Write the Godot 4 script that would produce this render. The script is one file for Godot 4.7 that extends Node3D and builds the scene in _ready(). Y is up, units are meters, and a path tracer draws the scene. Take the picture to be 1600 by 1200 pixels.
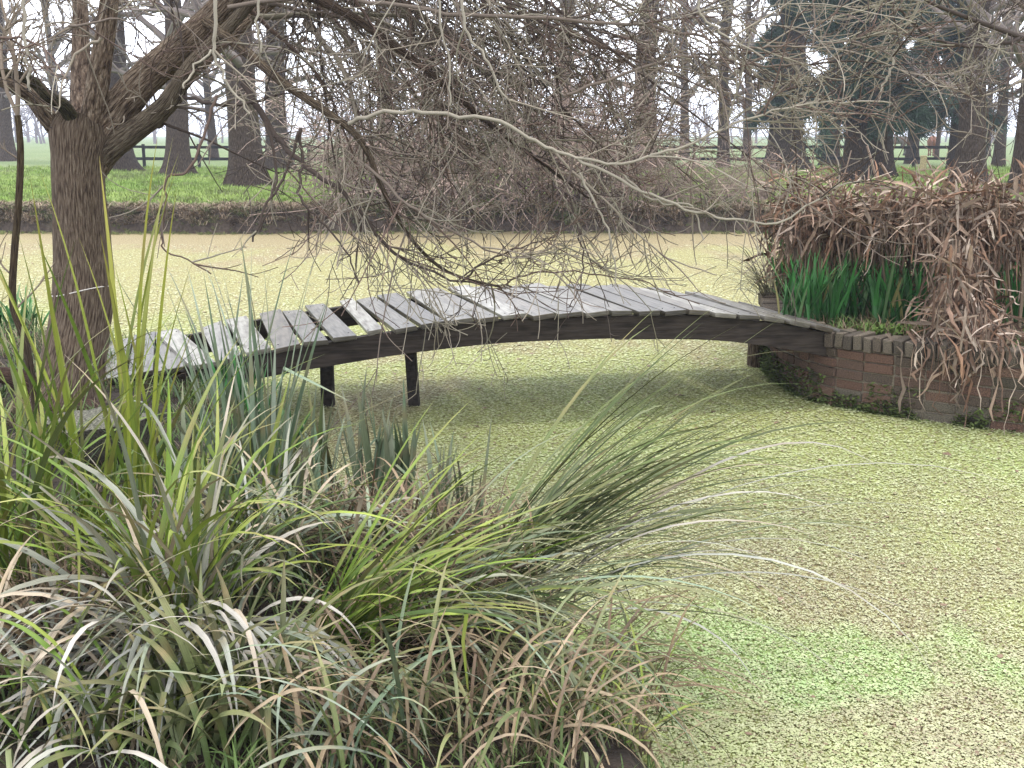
extends Node3D
# A duckweed pond with an arched plank footbridge, a bare tree leaning over it and grass clumps on the near bank.

const FOCAL := 1800.0
const EYE := Vector3(0, 2, 0)
const LAWN := 0.45
var tilt := Basis(Vector3.RIGHT, -atan(390.0 / 1800.0))
var rng := RandomNumberGenerator.new()
var used := {}
var M := {}
var n_a := FastNoiseLite.new()
var n_b := FastNoiseLite.new()
var pond: PackedVector2Array

# ------------------------------------------------------------------ mesh collector
class Geo:
	var v := PackedVector3Array()
	var n := PackedVector3Array()
	var c := PackedColorArray()
	var t := PackedVector2Array()
	var i := PackedInt32Array()
	func put(p: Vector3, nn: Vector3, cc: Color, uv: Vector2) -> void:
		v.append(p); n.append(nn); c.append(cc); t.append(uv)
	func quad(a: int, b: int, d: int, e: int) -> void:
		i.append(a); i.append(b); i.append(d); i.append(a); i.append(d); i.append(e)
	func mesh() -> ArrayMesh:
		for k in range(0, i.size(), 3):   # wind every face to agree with its normals
			var p := v[i[k]]
			if (v[i[k + 1]] - p).cross(v[i[k + 2]] - p).dot(n[i[k]] + n[i[k + 1]] + n[i[k + 2]]) > 0.0:
				var h := i[k + 1]
				i[k + 1] = i[k + 2]
				i[k + 2] = h
		var a := []
		a.resize(Mesh.ARRAY_MAX)
		a[Mesh.ARRAY_VERTEX] = v; a[Mesh.ARRAY_NORMAL] = n; a[Mesh.ARRAY_COLOR] = c
		a[Mesh.ARRAY_TEX_UV] = t; a[Mesh.ARRAY_INDEX] = i
		var m := ArrayMesh.new()
		m.add_surface_from_arrays(Mesh.PRIMITIVE_TRIANGLES, a)
		return m

func spot(u: float, v: float, depth: float) -> Vector3:
	var r := tilt * Vector3((u - 800.0) / FOCAL, (600.0 - v) / FOCAL, -1.0)
	return EYE + r * (depth / -r.z)

func level(u: float, v: float, y: float) -> Vector3:
	var r := tilt * Vector3((u - 800.0) / FOCAL, (600.0 - v) / FOCAL, -1.0)
	return EYE + r * ((y - EYE.y) / r.y)

func rr(a: float, b: float) -> float:
	return rng.randf_range(a, b)

func rv() -> Vector3:
	return Vector3(rng.randf() - 0.5, rng.randf() - 0.5, rng.randf() - 0.5) * 2.0

func numbered(called: String) -> String:
	if not used.has(called):
		used[called] = 0
		return called
	used[called] += 1
	return "%s_%03d" % [called, used[called]]

func thing(called: String, label: String, category: String, where := Vector3.ZERO, group := "") -> Node3D:
	var o := Node3D.new()
	o.name = numbered(called)
	o.position = where
	add_child(o)
	o.set_meta("label", label); o.set_meta("category", category)
	if group: o.set_meta("group", group)
	return o

func part(called: String, m: Mesh, material: Material, parent: Node3D, stuff := false) -> MeshInstance3D:
	var o := MeshInstance3D.new()
	o.name = called
	o.mesh = m
	o.material_override = material
	parent.add_child(o, true)
	if stuff: o.set_meta("kind", "stuff")
	return o

func setting(called: String, m: Mesh, material: Material, kind := "structure", label := "", category := "") -> MeshInstance3D:
	var o := MeshInstance3D.new()
	o.name = numbered(called)
	o.mesh = m
	o.material_override = material
	add_child(o)
	o.set_meta("kind", kind)
	if label: o.set_meta("label", label)
	if category: o.set_meta("category", category)
	return o

# ------------------------------------------------------------------ shapes
func tube(g: Geo, pts: PackedVector3Array, rad: PackedFloat32Array, sides: int, c0: Color, c1: Color, bump := 0.0, cap := false) -> void:
	var count := pts.size()
	var start := g.v.size()
	var d := (pts[1] - pts[0]).normalized()
	var side := d.cross(Vector3(0.31, 0.2, 0.93)).normalized()
	if side.length() < 0.1: side = d.cross(Vector3.RIGHT).normalized()
	var run := 0.0
	var ring := sides + 1
	for k in count:
		if k > 0:
			run += pts[k].distance_to(pts[k - 1])
			d = (pts[mini(k + 1, count - 1)] - pts[k - 1]).normalized()
			side = (side - d * side.dot(d)).normalized()
		var other := d.cross(side)
		var col := c0.lerp(c1, float(k) / (count - 1))
		for s in ring:
			var a := TAU * s / sides
			var out := side * cos(a) + other * sin(a)
			var r := rad[k]
			if bump > 0.0:
				var aa := out * 1.6
				r *= 1.0 + bump * (n_a.get_noise_3d(aa.x * 60 + pts[0].x * 9, aa.z * 60 + aa.y * 30, run * 14.0) + 0.6 * n_b.get_noise_3d(aa.x * 140, aa.z * 140 + aa.y * 90, run * 50.0))
			g.put(pts[k] + out * r, out, col, Vector2(float(s) / sides * maxf(1.0, roundf(rad[0] * 18.0)), run))
	for k in count - 1:
		for s in sides:
			var a := start + k * ring + s
			g.quad(a, a + 1, a + ring + 1, a + ring)
	if cap:
		var e := g.v.size()
		g.put(pts[count - 1], d, c1, Vector2.ZERO)
		for s in ring: g.put(g.v[start + (count - 1) * ring + s], d, c1, Vector2(0.1 * s, 0))
		for s in sides:
			g.i.append(e); g.i.append(e + 1 + s); g.i.append(e + 2 + s)

func spline(keys: PackedVector3Array, steps: int) -> PackedVector3Array:
	var out := PackedVector3Array()
	var m := keys.size()
	for k in m - 1:
		var p0 := keys[maxi(k - 1, 0)]
		var p3 := keys[mini(k + 2, m - 1)]
		for s in steps:
			out.append(keys[k].cubic_interpolate(keys[k + 1], p0, p3, float(s) / steps))
	out.append(keys[m - 1])
	return out

func ramp(a: float, b: float, count: int, power := 1.0) -> PackedFloat32Array:
	var out := PackedFloat32Array()
	for k in count: out.append(lerpf(a, b, pow(float(k) / maxi(count - 1, 1), power)))
	return out

func box(g: Geo, xf: Transform3D, size: Vector3, bevel := 0.004, jit := 0.0, col := Color.WHITE) -> void:
	# a box with bevelled edges: 44 triangles
	var h := size * 0.5
	var id := {}
	for k in 8:
		var sx := 1.0 if k & 1 else -1.0
		var sy := 1.0 if k & 2 else -1.0
		var sz := 1.0 if k & 4 else -1.0
		var j := rv() * jit
		for f in 3:
			var p := Vector3(sx * (h.x - (0.0 if f == 0 else bevel)), sy * (h.y - (0.0 if f == 1 else bevel)), sz * (h.z - (0.0 if f == 2 else bevel))) + j
			var nn := Vector3(sx if f == 0 else 0.0, sy if f == 1 else 0.0, sz if f == 2 else 0.0)
			id[k * 3 + f] = g.v.size()
			g.put(xf * p, (xf.basis * nn).normalized(), col, Vector2(p.x + p.y, p.z + p.y))
	for f in 3:
		var a := 1 << ((f + 1) % 3)
		var b := 1 << ((f + 2) % 3)
		for s in 2:
			var o := (1 << f) * s
			if s == 1: g.quad(id[(o) * 3 + f], id[(o | b) * 3 + f], id[(o | a | b) * 3 + f], id[(o | a) * 3 + f])
			else: g.quad(id[(o) * 3 + f], id[(o | a) * 3 + f], id[(o | a | b) * 3 + f], id[(o | b) * 3 + f])
	for f in 3:
		var f1 := (f + 1) % 3
		var f2 := (f + 2) % 3
		for s in 4:
			var o := (1 << f1) * (s & 1) + (1 << f2) * (s >> 1)
			var q := o | (1 << f)
			if (s & 1) == (s >> 1): g.quad(id[o * 3 + f1], id[o * 3 + f2], id[q * 3 + f2], id[q * 3 + f1])
			else: g.quad(id[o * 3 + f1], id[q * 3 + f1], id[q * 3 + f2], id[o * 3 + f2])
	for k in 8:
		var flip := (k & 1) ^ ((k >> 1) & 1) ^ ((k >> 2) & 1)
		g.i.append(id[k * 3])
		g.i.append(id[k * 3 + (2 if flip else 1)]); g.i.append(id[k * 3 + (1 if flip else 2)])

func timber(g: Geo, pts: PackedVector3Array, wide: float, high: float) -> void:
	# a sawn beam that follows a line of points along its top centre
	var count := pts.size()
	var rows := []
	for k in count:
		var d := (pts[mini(k + 1, count - 1)] - pts[maxi(k - 1, 0)]).normalized()
		var side := d.cross(Vector3.UP).normalized()
		var up := side.cross(d).normalized()
		rows.append([pts[k] + side * wide * 0.5, pts[k] - side * wide * 0.5, pts[k] - side * wide * 0.5 - up * high, pts[k] + side * wide * 0.5 - up * high, side, up, d])
	var faces := [[0, 1, 5, 1.0], [1, 2, 4, -1.0], [2, 3, 5, -1.0], [3, 0, 4, 1.0]]
	for f in faces:
		var s := g.v.size()
		var run := 0.0
		for k in count:
			if k: run += pts[k].distance_to(pts[k - 1])
			var nn: Vector3 = rows[k][f[2]] * f[3]
			g.put(rows[k][f[0]], nn, Color.WHITE, Vector2(run, 0)); g.put(rows[k][f[1]], nn, Color.WHITE, Vector2(run, high))
		for k in count - 1:
			g.quad(s + k * 2, s + k * 2 + 2, s + k * 2 + 3, s + k * 2 + 1)
	for e in [0, count - 1]:
		var s := g.v.size()
		var nn: Vector3 = rows[e][6] * (-1.0 if e == 0 else 1.0)
		for q in 4: g.put(rows[e][q], nn, Color.WHITE, Vector2(q * 0.05, 0))
		g.quad(s, s + 1, s + 2, s + 3)

func blade(g: Geo, base: Vector3, az: float, elev: float, length: float, wide: float, droop: float, c0: Color, c1: Color, seg := 9, twist := 0.0, kink := 2.0, curl := 0.0) -> void:
	# a long leaf: a folded ribbon that rises, bends over under its own weight and tapers to a point
	var p := base
	var e := elev
	var a := az
	var start := g.v.size()
	var tw := rr(-0.4, 0.4)
	for k in seg + 1:
		var t := float(k) / seg
		var d := Vector3(cos(a) * cos(e), sin(e), sin(a) * cos(e))
		var side := Vector3(-sin(a), 0, cos(a)).rotated(d, tw + twist * t)
		var nn := side.cross(d).normalized()
		var w := wide * 0.5 * (0.75 + 0.5 * t if t < 0.5 else 1.0 - pow((t - 0.5) * 2.0, 1.7) * 0.97)
		var col := c0.lerp(c1, t * t)
		if seg > 8 and rng.randf() < 0.14: col = col.lerp(Color(0.34, 0.24, 0.12), rr(0.2, 0.6))
		g.put(p - side * w, (nn - side * 0.35).normalized(), col, Vector2(0, t * 3.0))
		g.put(p - nn * w * 0.35, nn, col, Vector2(0.5, t * 3.0))
		g.put(p + side * w, (nn + side * 0.35).normalized(), col, Vector2(1, t * 3.0))
		p += d * length / seg
		e = maxf(e - droop / seg * (0.35 + 1.3 * t), -1.45)
		if t <= kink and t + 1.0 / seg > kink: e -= 1.9
		a += curl / seg + rr(-0.012, 0.012)
	for k in seg:
		var q := start + k * 3
		g.quad(q, q + 1, q + 4, q + 3)
		g.quad(q + 1, q + 2, q + 5, q + 4)

func grow(g: Geo, p: Vector3, d: Vector3, length: float, r: float, lev: int, k: Dictionary, col: Color) -> void:
	# a bare branch with side shoots, each smaller than the last
	var steps: int = k.steps[lev]
	var pts := PackedVector3Array([p])
	var dirs := PackedVector3Array([d])
	var w: float = k.wig
	var bend := rv() * w * 0.9
	for s in steps:
		d = (d + bend + rv() * w * 0.7 + Vector3(0, k.grav[lev] / steps, 0)).normalized()
		p += d * length / steps
		pts.append(p); dirs.append(d)
	tube(g, pts, ramp(r, maxf(r * 0.35, k.least), steps + 1), k.sides[lev], col, col)
	if lev == 0: return
	var kids: int = k.kids[lev]
	for s in kids:
		var t := rr(0.15, 1.0) * steps
		var at := mini(int(t), steps - 1)
		var q := pts[at].lerp(pts[at + 1], t - at)
		var out := dirs[at].cross(rv()).normalized()
		var ang := rr(0.4, 1.1)
		var nd := (dirs[at] * cos(ang) + out * sin(ang)).normalized()
		var tone := rr(0.8, 1.25)
		grow(g, q, nd, length * rr(k.shrink * 0.6, k.shrink * 1.3), maxf(r * lerpf(0.6, 0.35, t / steps), k.least), lev - 1, k, Color(col.r * tone, col.g * tone, col.b * tone))

# ------------------------------------------------------------------ textures and materials
func picture(sd: int, freq: float, stops: Array, size := 512, along := Vector2i(1, 1), octaves := 4, kind := FastNoiseLite.TYPE_SIMPLEX_SMOOTH) -> ImageTexture:
	# a seamless noise picture; stops are sRGB colours from low to high
	var f := FastNoiseLite.new()
	f.seed = sd; f.frequency = freq; f.noise_type = kind
	f.fractal_octaves = octaves; f.fractal_type = FastNoiseLite.FRACTAL_FBM
	var im := f.get_seamless_image(size / along.x, size / along.y)
	im.convert(Image.FORMAT_L8)
	if along != Vector2i(1, 1): im.resize(size, size, Image.INTERPOLATE_CUBIC)
	var src := im.get_data()
	var lut := PackedByteArray()
	for k in 256:
		var t := k / 255.0 * (stops.size() - 1)
		var a := mini(int(t), stops.size() - 2)
		var c: Color = stops[a].lerp(stops[a + 1], t - a)
		lut.append(int(clampf(c.r, 0, 1) * 255)); lut.append(int(clampf(c.g, 0, 1) * 255)); lut.append(int(clampf(c.b, 0, 1) * 255))
	var data := PackedByteArray()
	data.resize(size * size * 3)
	for k in size * size:
		var b := src[k] * 3
		data[k * 3] = lut[b]; data[k * 3 + 1] = lut[b + 1]; data[k * 3 + 2] = lut[b + 2]
	return ImageTexture.create_from_image(Image.create_from_data(size, size, false, Image.FORMAT_RGB8, data))

func grey(a: float) -> Color:
	return Color(a, a, a)

func lin(r: float, g: float, b: float) -> Color:
	return Color(r, g, b).linear_to_srgb()

func surface(albedo: Color, rough: float, texture: Texture2D = null, scale := 1.0, relief: Texture2D = null, depth := 0.0, triplanar := 0) -> StandardMaterial3D:
	var m := StandardMaterial3D.new()
	m.albedo_color = albedo
	m.roughness = rough
	m.albedo_texture = texture
	m.uv1_scale = Vector3(scale, scale, scale)
	m.uv1_triplanar = triplanar > 0
	m.uv1_world_triplanar = triplanar == 2
	if relief:
		m.heightmap_enabled = true
		m.heightmap_texture = relief
		m.heightmap_scale = depth
	m.vertex_color_use_as_albedo = true
	m.metallic_specular = 0.35
	return m

func make_materials() -> void:
	var mottle := picture(3, 0.02, [grey(0.45), grey(0.75), grey(0.95), grey(1.0)], 512)
	var fine := picture(5, 0.06, [grey(0.3), grey(0.7), grey(1.0)], 512)
	var bark := picture(11, 0.03, [Color(0.30, 0.26, 0.23), Color(0.62, 0.56, 0.51), Color(0.85, 0.80, 0.74), Color(0.97, 0.95, 0.9)], 512, Vector2i(1, 2), 5)
	var furrow := picture(12, 0.05, [grey(0.0), grey(0.25), grey(0.8), grey(1.0)], 512, Vector2i(1, 2), 4)
	M.bark = surface(Color.WHITE, 0.9, bark, 1.0, furrow, 2.4)
	M.twig = surface(Color.WHITE, 0.85)
	M.far_bark = surface(Color.WHITE, 0.95, bark, 1.0, furrow, 5.0)
	var grain := picture(21, 0.03, [Color(0.42, 0.39, 0.35), Color(0.70, 0.68, 0.65), Color(0.9, 0.9, 0.88), Color(1, 1, 1)], 512, Vector2i(6, 1), 5)
	var grain_h := picture(22, 0.06, [grey(0.0), grey(0.6), grey(1.0)], 512, Vector2i(12, 1))
	M.plank = []
	for c in [lin(0.125, 0.112, 0.092), lin(0.19, 0.175, 0.15), lin(0.08, 0.068, 0.054), lin(0.31, 0.295, 0.265), lin(0.14, 0.118, 0.092)]:
		M.plank.append(surface(c, 0.36, grain, 1.1, grain_h, 0.25, 1))
		M.plank[-1].metallic_specular = 0.5
	M.beam = surface(lin(0.05, 0.038, 0.032), 0.75, grain, 1.3, grain_h, 0.4, 1)
	M.post = surface(lin(0.035, 0.028, 0.024), 0.8, mottle, 2.0, grain_h, 0.4, 1)
	var clay := picture(31, 0.05, [grey(0.28), grey(0.62), grey(0.9), Color(1.0, 0.97, 0.92)], 512, Vector2i(1, 1), 5)
	M.brick = []
	for c in [lin(0.23, 0.135, 0.10), lin(0.20, 0.13, 0.10), lin(0.17, 0.13, 0.10), lin(0.28, 0.175, 0.13), lin(0.13, 0.11, 0.08), lin(0.22, 0.19, 0.145)]:
		M.brick.append(surface(c, 0.92, clay, 4.0, clay, 0.5, 2))
	M.coping = []
	for c in [lin(0.19, 0.15, 0.115), lin(0.145, 0.12, 0.095), lin(0.23, 0.19, 0.145)]:
		M.coping.append(surface(c, 0.92, clay, 4.0, clay, 0.5, 2))
	M.mortar = surface(lin(0.34, 0.285, 0.215), 0.95, clay, 5.0, clay, 0.6, 2)
	M.ground = surface(Color.WHITE, 0.95, mottle, 0.9, fine, 3.0, 2)
	var weed := picture(41, 0.035, [Color(0.52, 0.46, 0.38), Color(0.74, 0.69, 0.57), Color(0.90, 0.90, 0.78), Color(1, 1, 0.86), Color(1, 1, 0.92)], 1024, Vector2i(1, 1), 3, FastNoiseLite.TYPE_SIMPLEX)
	var weed_h := picture(42, 0.05, [grey(0.0), grey(0.5), grey(1.0)], 1024, Vector2i(1, 1), 3)
	M.pond = surface(Color(0.93, 0.92, 0.95), 0.8, weed, 0.62, weed_h, 1.2, 2)
	M.flake = surface(Color.WHITE, 0.6)
	M.flake.backlight_enabled = true
	M.flake.backlight = Color(0.3, 0.3, 0.2)
	var veins := picture(51, 0.08, [grey(0.62), grey(0.9), grey(1.0)], 256, Vector2i(1, 16), 3)
	M.leaf = surface(Color.WHITE, 0.5, veins, 1.0)
	M.leaf.backlight_enabled = true
	M.leaf.backlight = Color(0.35, 0.35, 0.3)
	M.dry = surface(Color.WHITE, 0.8, veins, 1.0, veins, 0.3)
	M.dry.backlight_enabled = true
	M.dry.backlight = Color(0.25, 0.22, 0.2)
	M.needle = surface(Color.WHITE, 0.6)
	M.rail = surface(lin(0.022, 0.02, 0.02), 0.85, mottle, 1.0, null, 0.0, 1)
	M.stake = surface(lin(0.55, 0.45, 0.24), 0.8, mottle, 2.0, null, 0.0, 1)
	M.coat = surface(Color.WHITE, 0.7, mottle, 1.5, null, 0.0, 1)
	M.stone = surface(lin(0.22, 0.215, 0.18), 0.9, clay, 2.5, clay, 1.2, 1)
	M.moss = surface(Color.WHITE, 0.9)
	M.cord = surface(lin(0.6, 0.55, 0.5), 0.7)

# ------------------------------------------------------------------ lie of the land
func shore(x: float, d: float) -> float:
	# metres outside the pond's edge, negative on the water
	if x < -22.0 or x > 24.0 or d < -4.0 or d > 30.0: return 9.0
	var p := Vector2(x, d)
	var best := 1e9
	var inside := false
	var m := pond.size()
	var j := m - 1
	for k in m:
		var a := pond[k]
		var b := pond[j]
		var ab := b - a
		var t := clampf((p - a).dot(ab) / ab.length_squared(), 0.0, 1.0)
		best = minf(best, p.distance_squared_to(a + ab * t))
		if (a.y > d) != (b.y > d) and x < (b.x - a.x) * (d - a.y) / (b.y - a.y) + a.x: inside = not inside
		j = k
	return (-1.0 if inside else 1.0) * sqrt(best)

func land(x: float, d: float) -> float:
	var s := shore(x, d)
	var near := d < 14.0
	if d > 20.0: s += 0.45 * n_b.get_noise_2d(x * 45.0, d * 8.0) + 0.22 * n_a.get_noise_2d(x * 190.0, d * 60.0)
	s += 0.12 * n_a.get_noise_2d(x * 60.0, d * 60.0) + 0.08 * n_b.get_noise_2d(x * 90.0, d * 90.0)
	var h := lerpf(-0.5, 0.36 if near else LAWN, smoothstep(-0.25, 0.55 if near else 0.3, s))
	if near and s > 0.5: h += minf((s - 0.5) * 0.05, 0.1)
	h += (0.03 if near else 0.05) * n_a.get_noise_2d(x * 25.0, d * 25.0) * smoothstep(0.0, 1.0, s)
	return h

func ground_colour(x: float, d: float, s: float) -> Color:
	var big := n_a.get_noise_2d(x * 12.0 + 300.0, d * 12.0)
	var small := n_b.get_noise_2d(x * 40.0, d * 40.0)
	var soil := Color(0.05, 0.038, 0.028)
	if d < 14.0:
		var green := Color(0.13, 0.19, 0.055)
		return soil.lerp(green, smoothstep(0.1, 0.4, small + big * 0.5 - 0.25))
	var grass := Color(0.20, 0.31, 0.06).lerp(Color(0.30, 0.37, 0.11), clampf(0.5 + big * 1.3, 0, 1))
	grass = grass.lerp(Color(0.14, 0.125, 0.07), smoothstep(0.18, 0.45, small))
	if d > 57.0: grass = Color(0.19, 0.27, 0.10).lerp(Color(0.24, 0.30, 0.13), clampf(0.5 + big, 0, 1))
	return Color(0.10, 0.075, 0.06).lerp(grass, smoothstep(0.35, 0.9, s + small * 0.5))

func pond_colour(x: float, d: float) -> Color:
	var a := n_a.get_noise_2d(x * 22.0, d * 14.0)
	var b := n_b.get_noise_2d(x * 60.0, d * 38.0)
	var c := n_b.get_noise_2d(x * 170.0 + 50.0, d * 120.0)
	var col := Color(0.37, 0.42, 0.19)
	col = col.lerp(Color(0.33, 0.29, 0.20), 0.8 * smoothstep(0.04, 0.4, a + b * 0.5 + c * 0.25))
	col = col.lerp(Color(0.34, 0.44, 0.19), 0.6 * smoothstep(0.05, 0.5, -a + b * 0.5 + c * 0.4 - 0.15))
	# the far third is paler, with a rim of tan drift along the far bank
	col = col.lerp(Color(0.42, 0.41, 0.24), smoothstep(9.5, 15.0, d + b * 3.0))
	col = col.lerp(Color(0.41, 0.355, 0.255), smoothstep(18.5, 21.5, d + b * 4.0 + a * 3.0))
	# the browner drift in the middle of the near water, the fresh green raft before it
	var mid := 1.0 - Vector2((x - 1.3) / 2.2, (d - 5.6) / 1.1).length()
	col = col.lerp(Color(0.325, 0.305, 0.20), 0.6 * smoothstep(-0.1, 0.5, mid + c * 0.6 + b * 0.5))
	var raft := 1.0 - Vector2((x - 0.95) / 1.0, (d - 4.22) / 0.42).length()
	col = col.lerp(Color(0.32, 0.52, 0.19), 0.7 * smoothstep(0.0, 0.8, raft + c * 1.2 + b * 0.9))
	return col

func sheet(xs: PackedFloat32Array, ds: PackedFloat32Array, height: Callable, colour: Callable, normals := true) -> Geo:
	var g := Geo.new()
	var w := xs.size()
	for d in ds:
		for x in xs:
			g.put(Vector3(x, height.call(x, d), -d), Vector3.UP, colour.call(x, d), Vector2(x, d))
	for r in ds.size() - 1:
		for k in w - 1:
			var a := r * w + k
			g.quad(a, a + w, a + w + 1, a + 1)
	if normals:
		for r in range(1, ds.size() - 1):
			for k in range(1, w - 1):
				var a := r * w + k
				g.n[a] = (g.v[a + 1] - g.v[a - 1]).cross(g.v[a + w] - g.v[a - w]).normalized()
	return g

func axis(cuts: Array) -> PackedFloat32Array:
	# [[from, to, step], ...]
	var out := PackedFloat32Array()
	for c in cuts:
		var count := int(round((c[1] - c[0]) / c[2]))
		for k in count: out.append(c[0] + c[2] * k)
	out.append(cuts[-1][1])
	return out

# ------------------------------------------------------------------ scene
func _ready() -> void:
	rng.seed = 20240
	n_a.seed = 7; n_a.frequency = 0.01; n_a.noise_type = FastNoiseLite.TYPE_SIMPLEX_SMOOTH; n_a.fractal_octaves = 3
	n_b.seed = 19; n_b.frequency = 0.01; n_b.noise_type = FastNoiseLite.TYPE_SIMPLEX_SMOOTH; n_b.fractal_octaves = 3

	var cam := Camera3D.new()
	cam.name = "camera"
	cam.fov = rad_to_deg(2.0 * atan(600.0 / FOCAL))
	cam.position = EYE
	cam.basis = tilt
	cam.near = 0.1; cam.far = 2000.0
	cam.current = true
	add_child(cam)

	var env := Environment.new()
	env.background_mode = Environment.BG_SKY
	var sky := Sky.new()
	var air := ProceduralSkyMaterial.new()
	air.sky_top_color = Color(0.84, 0.85, 0.87)
	air.sky_horizon_color = Color(0.92, 0.94, 0.98)
	air.sky_curve = 0.3
	air.ground_bottom_color = Color(0.35, 0.36, 0.3)
	air.ground_horizon_color = Color(0.75, 0.78, 0.8)
	air.sky_energy_multiplier = 1.6
	air.sun_angle_max = 1.0
	sky.sky_material = air
	env.sky = sky
	env.tonemap_mode = Environment.TONE_MAPPER_LINEAR
	env.tonemap_exposure = 1.32
	env.sdfgi_enabled = true; env.ssao_enabled = true; env.ssil_enabled = true
	env.fog_enabled = true
	env.fog_density = 0.0010
	env.fog_light_color = Color(0.86, 0.89, 0.96)
	var we := WorldEnvironment.new()
	we.name = "environment"
	we.environment = env
	add_child(we)

	var sun := DirectionalLight3D.new()
	sun.name = "sun"
	sun.light_energy = 0.5
	sun.light_angular_distance = 12.0
	sun.light_color = Color(1.0, 0.97, 0.92)
	sun.shadow_enabled = true
	sun.rotation = Vector3(deg_to_rad(-80), deg_to_rad(160), 0)
	add_child(sun)

	pond = PackedVector2Array()
	for p in [[0.52, 3.37], [0.39, 4.34], [-0.15, 5.19], [-1.12, 6.42], [-1.6, 7.76], [-2.3, 9.0], [-4.4, 10.6], [-7, 11.2], [-14, 11.8], [-17, 16], [-16, 22], [-14, 24.1], [-6, 23.9], [0, 24.2], [6, 24.0], [14, 24.3], [19, 22], [19, 16], [19, 3], [14, 0.8], [3, 1.2], [1.0, 2.2]]:
		pond.append(Vector2(p[0], p[1]))
	make_materials()
	build_ground()
	build_island()
	build_bridge()
	build_leaning_tree()
	build_background()
	build_fence_and_field()
	build_island_plants()
	build_near_bank()
	build_foreground()
	build_duckweed()

func build_ground() -> void:
	var xs := axis([[-600, -120, 60], [-120, -40, 10], [-40, -16, 2], [-16, -8, 0.4], [-8, 8, 0.16], [8, 16, 0.4], [16, 40, 2], [40, 120, 10], [120, 600, 60]])
	var ds := axis([[-60, -4, 8], [-4, 2, 1], [2, 12, 0.16], [12, 23, 0.5], [23, 26, 0.12], [26, 34, 0.4], [34, 70, 1.5], [70, 130, 6], [130, 800, 67]])
	var g := sheet(xs, ds, land, func(x, d): return ground_colour(x, d, shore(x, d)))
	setting("ground", g.mesh(), M.ground)
	var px := axis([[-18, -8, 0.5], [-8, 8, 0.1], [8, 20, 0.5]])
	var pd := axis([[0.6, 12, 0.1], [12, 25, 0.2]])
	var w := sheet(px, pd, func(x, d): return 0.006 * n_b.get_noise_2d(x * 200.0, d * 200.0), pond_colour, false)
	setting("pond_water", w.mesh(), M.pond)

func build_duckweed() -> void:
	var g := Geo.new()
	for k in 6:
		var a := TAU * k / 6.0
		g.put(Vector3(cos(a) * (1.0 + 0.25 * sin(k * 2.3)), 0.18 * sin(k * 1.9), sin(a) * 0.75), Vector3(cos(a) * 0.3, 1, sin(a) * 0.3).normalized(), Color.WHITE, Vector2.ZERO)
	g.put(Vector3(0, 0.25, 0), Vector3.UP, Color.WHITE, Vector2.ZERO)
	for k in 6:
		g.i.append(6); g.i.append(k); g.i.append((k + 1) % 6)
	var where := []
	var tint := []
	while where.size() < 340000:
		var d := 3.0 / (1.0 - rng.randf() * 0.86)
		var x := rr(-0.6, 0.78) * (d + 0.8)
		if d < 4.5 and x < 0.3: continue
		var s := shore(x, d)
		if s > 0.05: continue
		var c := pond_colour(x, d)
		var q := rng.randf()
		var clot := n_a.get_noise_2d(x * 420.0, d * 420.0) + 0.7 * n_b.get_noise_2d(x * 1100.0, d * 1000.0)
		if clot > 0.12: c = c.lerp(Color(0.25, 0.205, 0.135), rr(0.2, 0.65))
		elif clot < -0.2: c = c.lerp(Color(0.47, 0.49, 0.29), rr(0.2, 0.6))
		if q < 0.10: c = c.lerp(Color(0.20, 0.14, 0.09), rr(0.4, 0.9))
		elif q < 0.45: c = c.lerp(Color(0.46, 0.48, 0.27), rr(0.2, 0.7))
		elif q < 0.58: c = c.lerp(Color(0.28, 0.33, 0.13), rr(0.2, 0.7))
		else: c = c.lerp(Color(0.50, 0.51, 0.32), rr(0.0, 0.5))
		var size := rr(0.0035, 0.008) * (1.0 if rng.randf() < 0.95 else 1.8) * clampf(d / 6.0, 0.8, 2.2)
		if rng.randf() < 0.003:
			size *= rr(1.5, 2.4); c = Color(0.16, 0.105, 0.07) * rr(0.6, 1.5)
		var b := Basis.from_euler(Vector3(rr(-0.14, 0.14), rr(0, TAU), rr(-0.14, 0.14))).scaled(Vector3(size, size, size))
		where.append(Transform3D(b, Vector3(x, 0.006 + rr(0, 0.004), -d)))
		tint.append(c)
	var mm := MultiMesh.new()
	mm.transform_format = MultiMesh.TRANSFORM_3D
	mm.use_colors = true
	mm.mesh = g.mesh()
	mm.instance_count = where.size()
	for k in where.size():
		mm.set_instance_transform(k, where[k]); mm.set_instance_color(k, tint[k])
	scatter("duckweed", mm, M.flake, "yellow green duckweed and brown bits floating over the whole pond", "duckweed")

func scatter(called: String, mm: MultiMesh, m: Material, label: String, category: String) -> void:
	var o := MultiMeshInstance3D.new()
	o.name = called
	o.multimesh = mm
	o.material_override = m
	add_child(o)
	o.set_meta("kind", "stuff"); o.set_meta("label", label); o.set_meta("category", category)

# ------------------------------------------------------------------ the walled bank on the right
var wall_line := PackedVector2Array([Vector2(2.34, 10.7), Vector2(2.2, 9.86), Vector2(2.16, 9.3), Vector2(2.24, 8.78), Vector2(2.38, 8.5), Vector2(2.60, 8.27), Vector2(2.92, 8.02), Vector2(3.44, 7.68), Vector2(4.2, 7.25), Vector2(5.2, 6.8)])
const WALL_TOP := 0.56
var island := PackedVector2Array()

func along(line: PackedVector2Array, s: float) -> Array:
	for k in line.size() - 1:
		var l := line[k].distance_to(line[k + 1])
		if s <= l or k == line.size() - 2:
			return [line[k].lerp(line[k + 1], s / l), (line[k + 1] - line[k]).normalized()]
		s -= l
	return []

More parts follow.
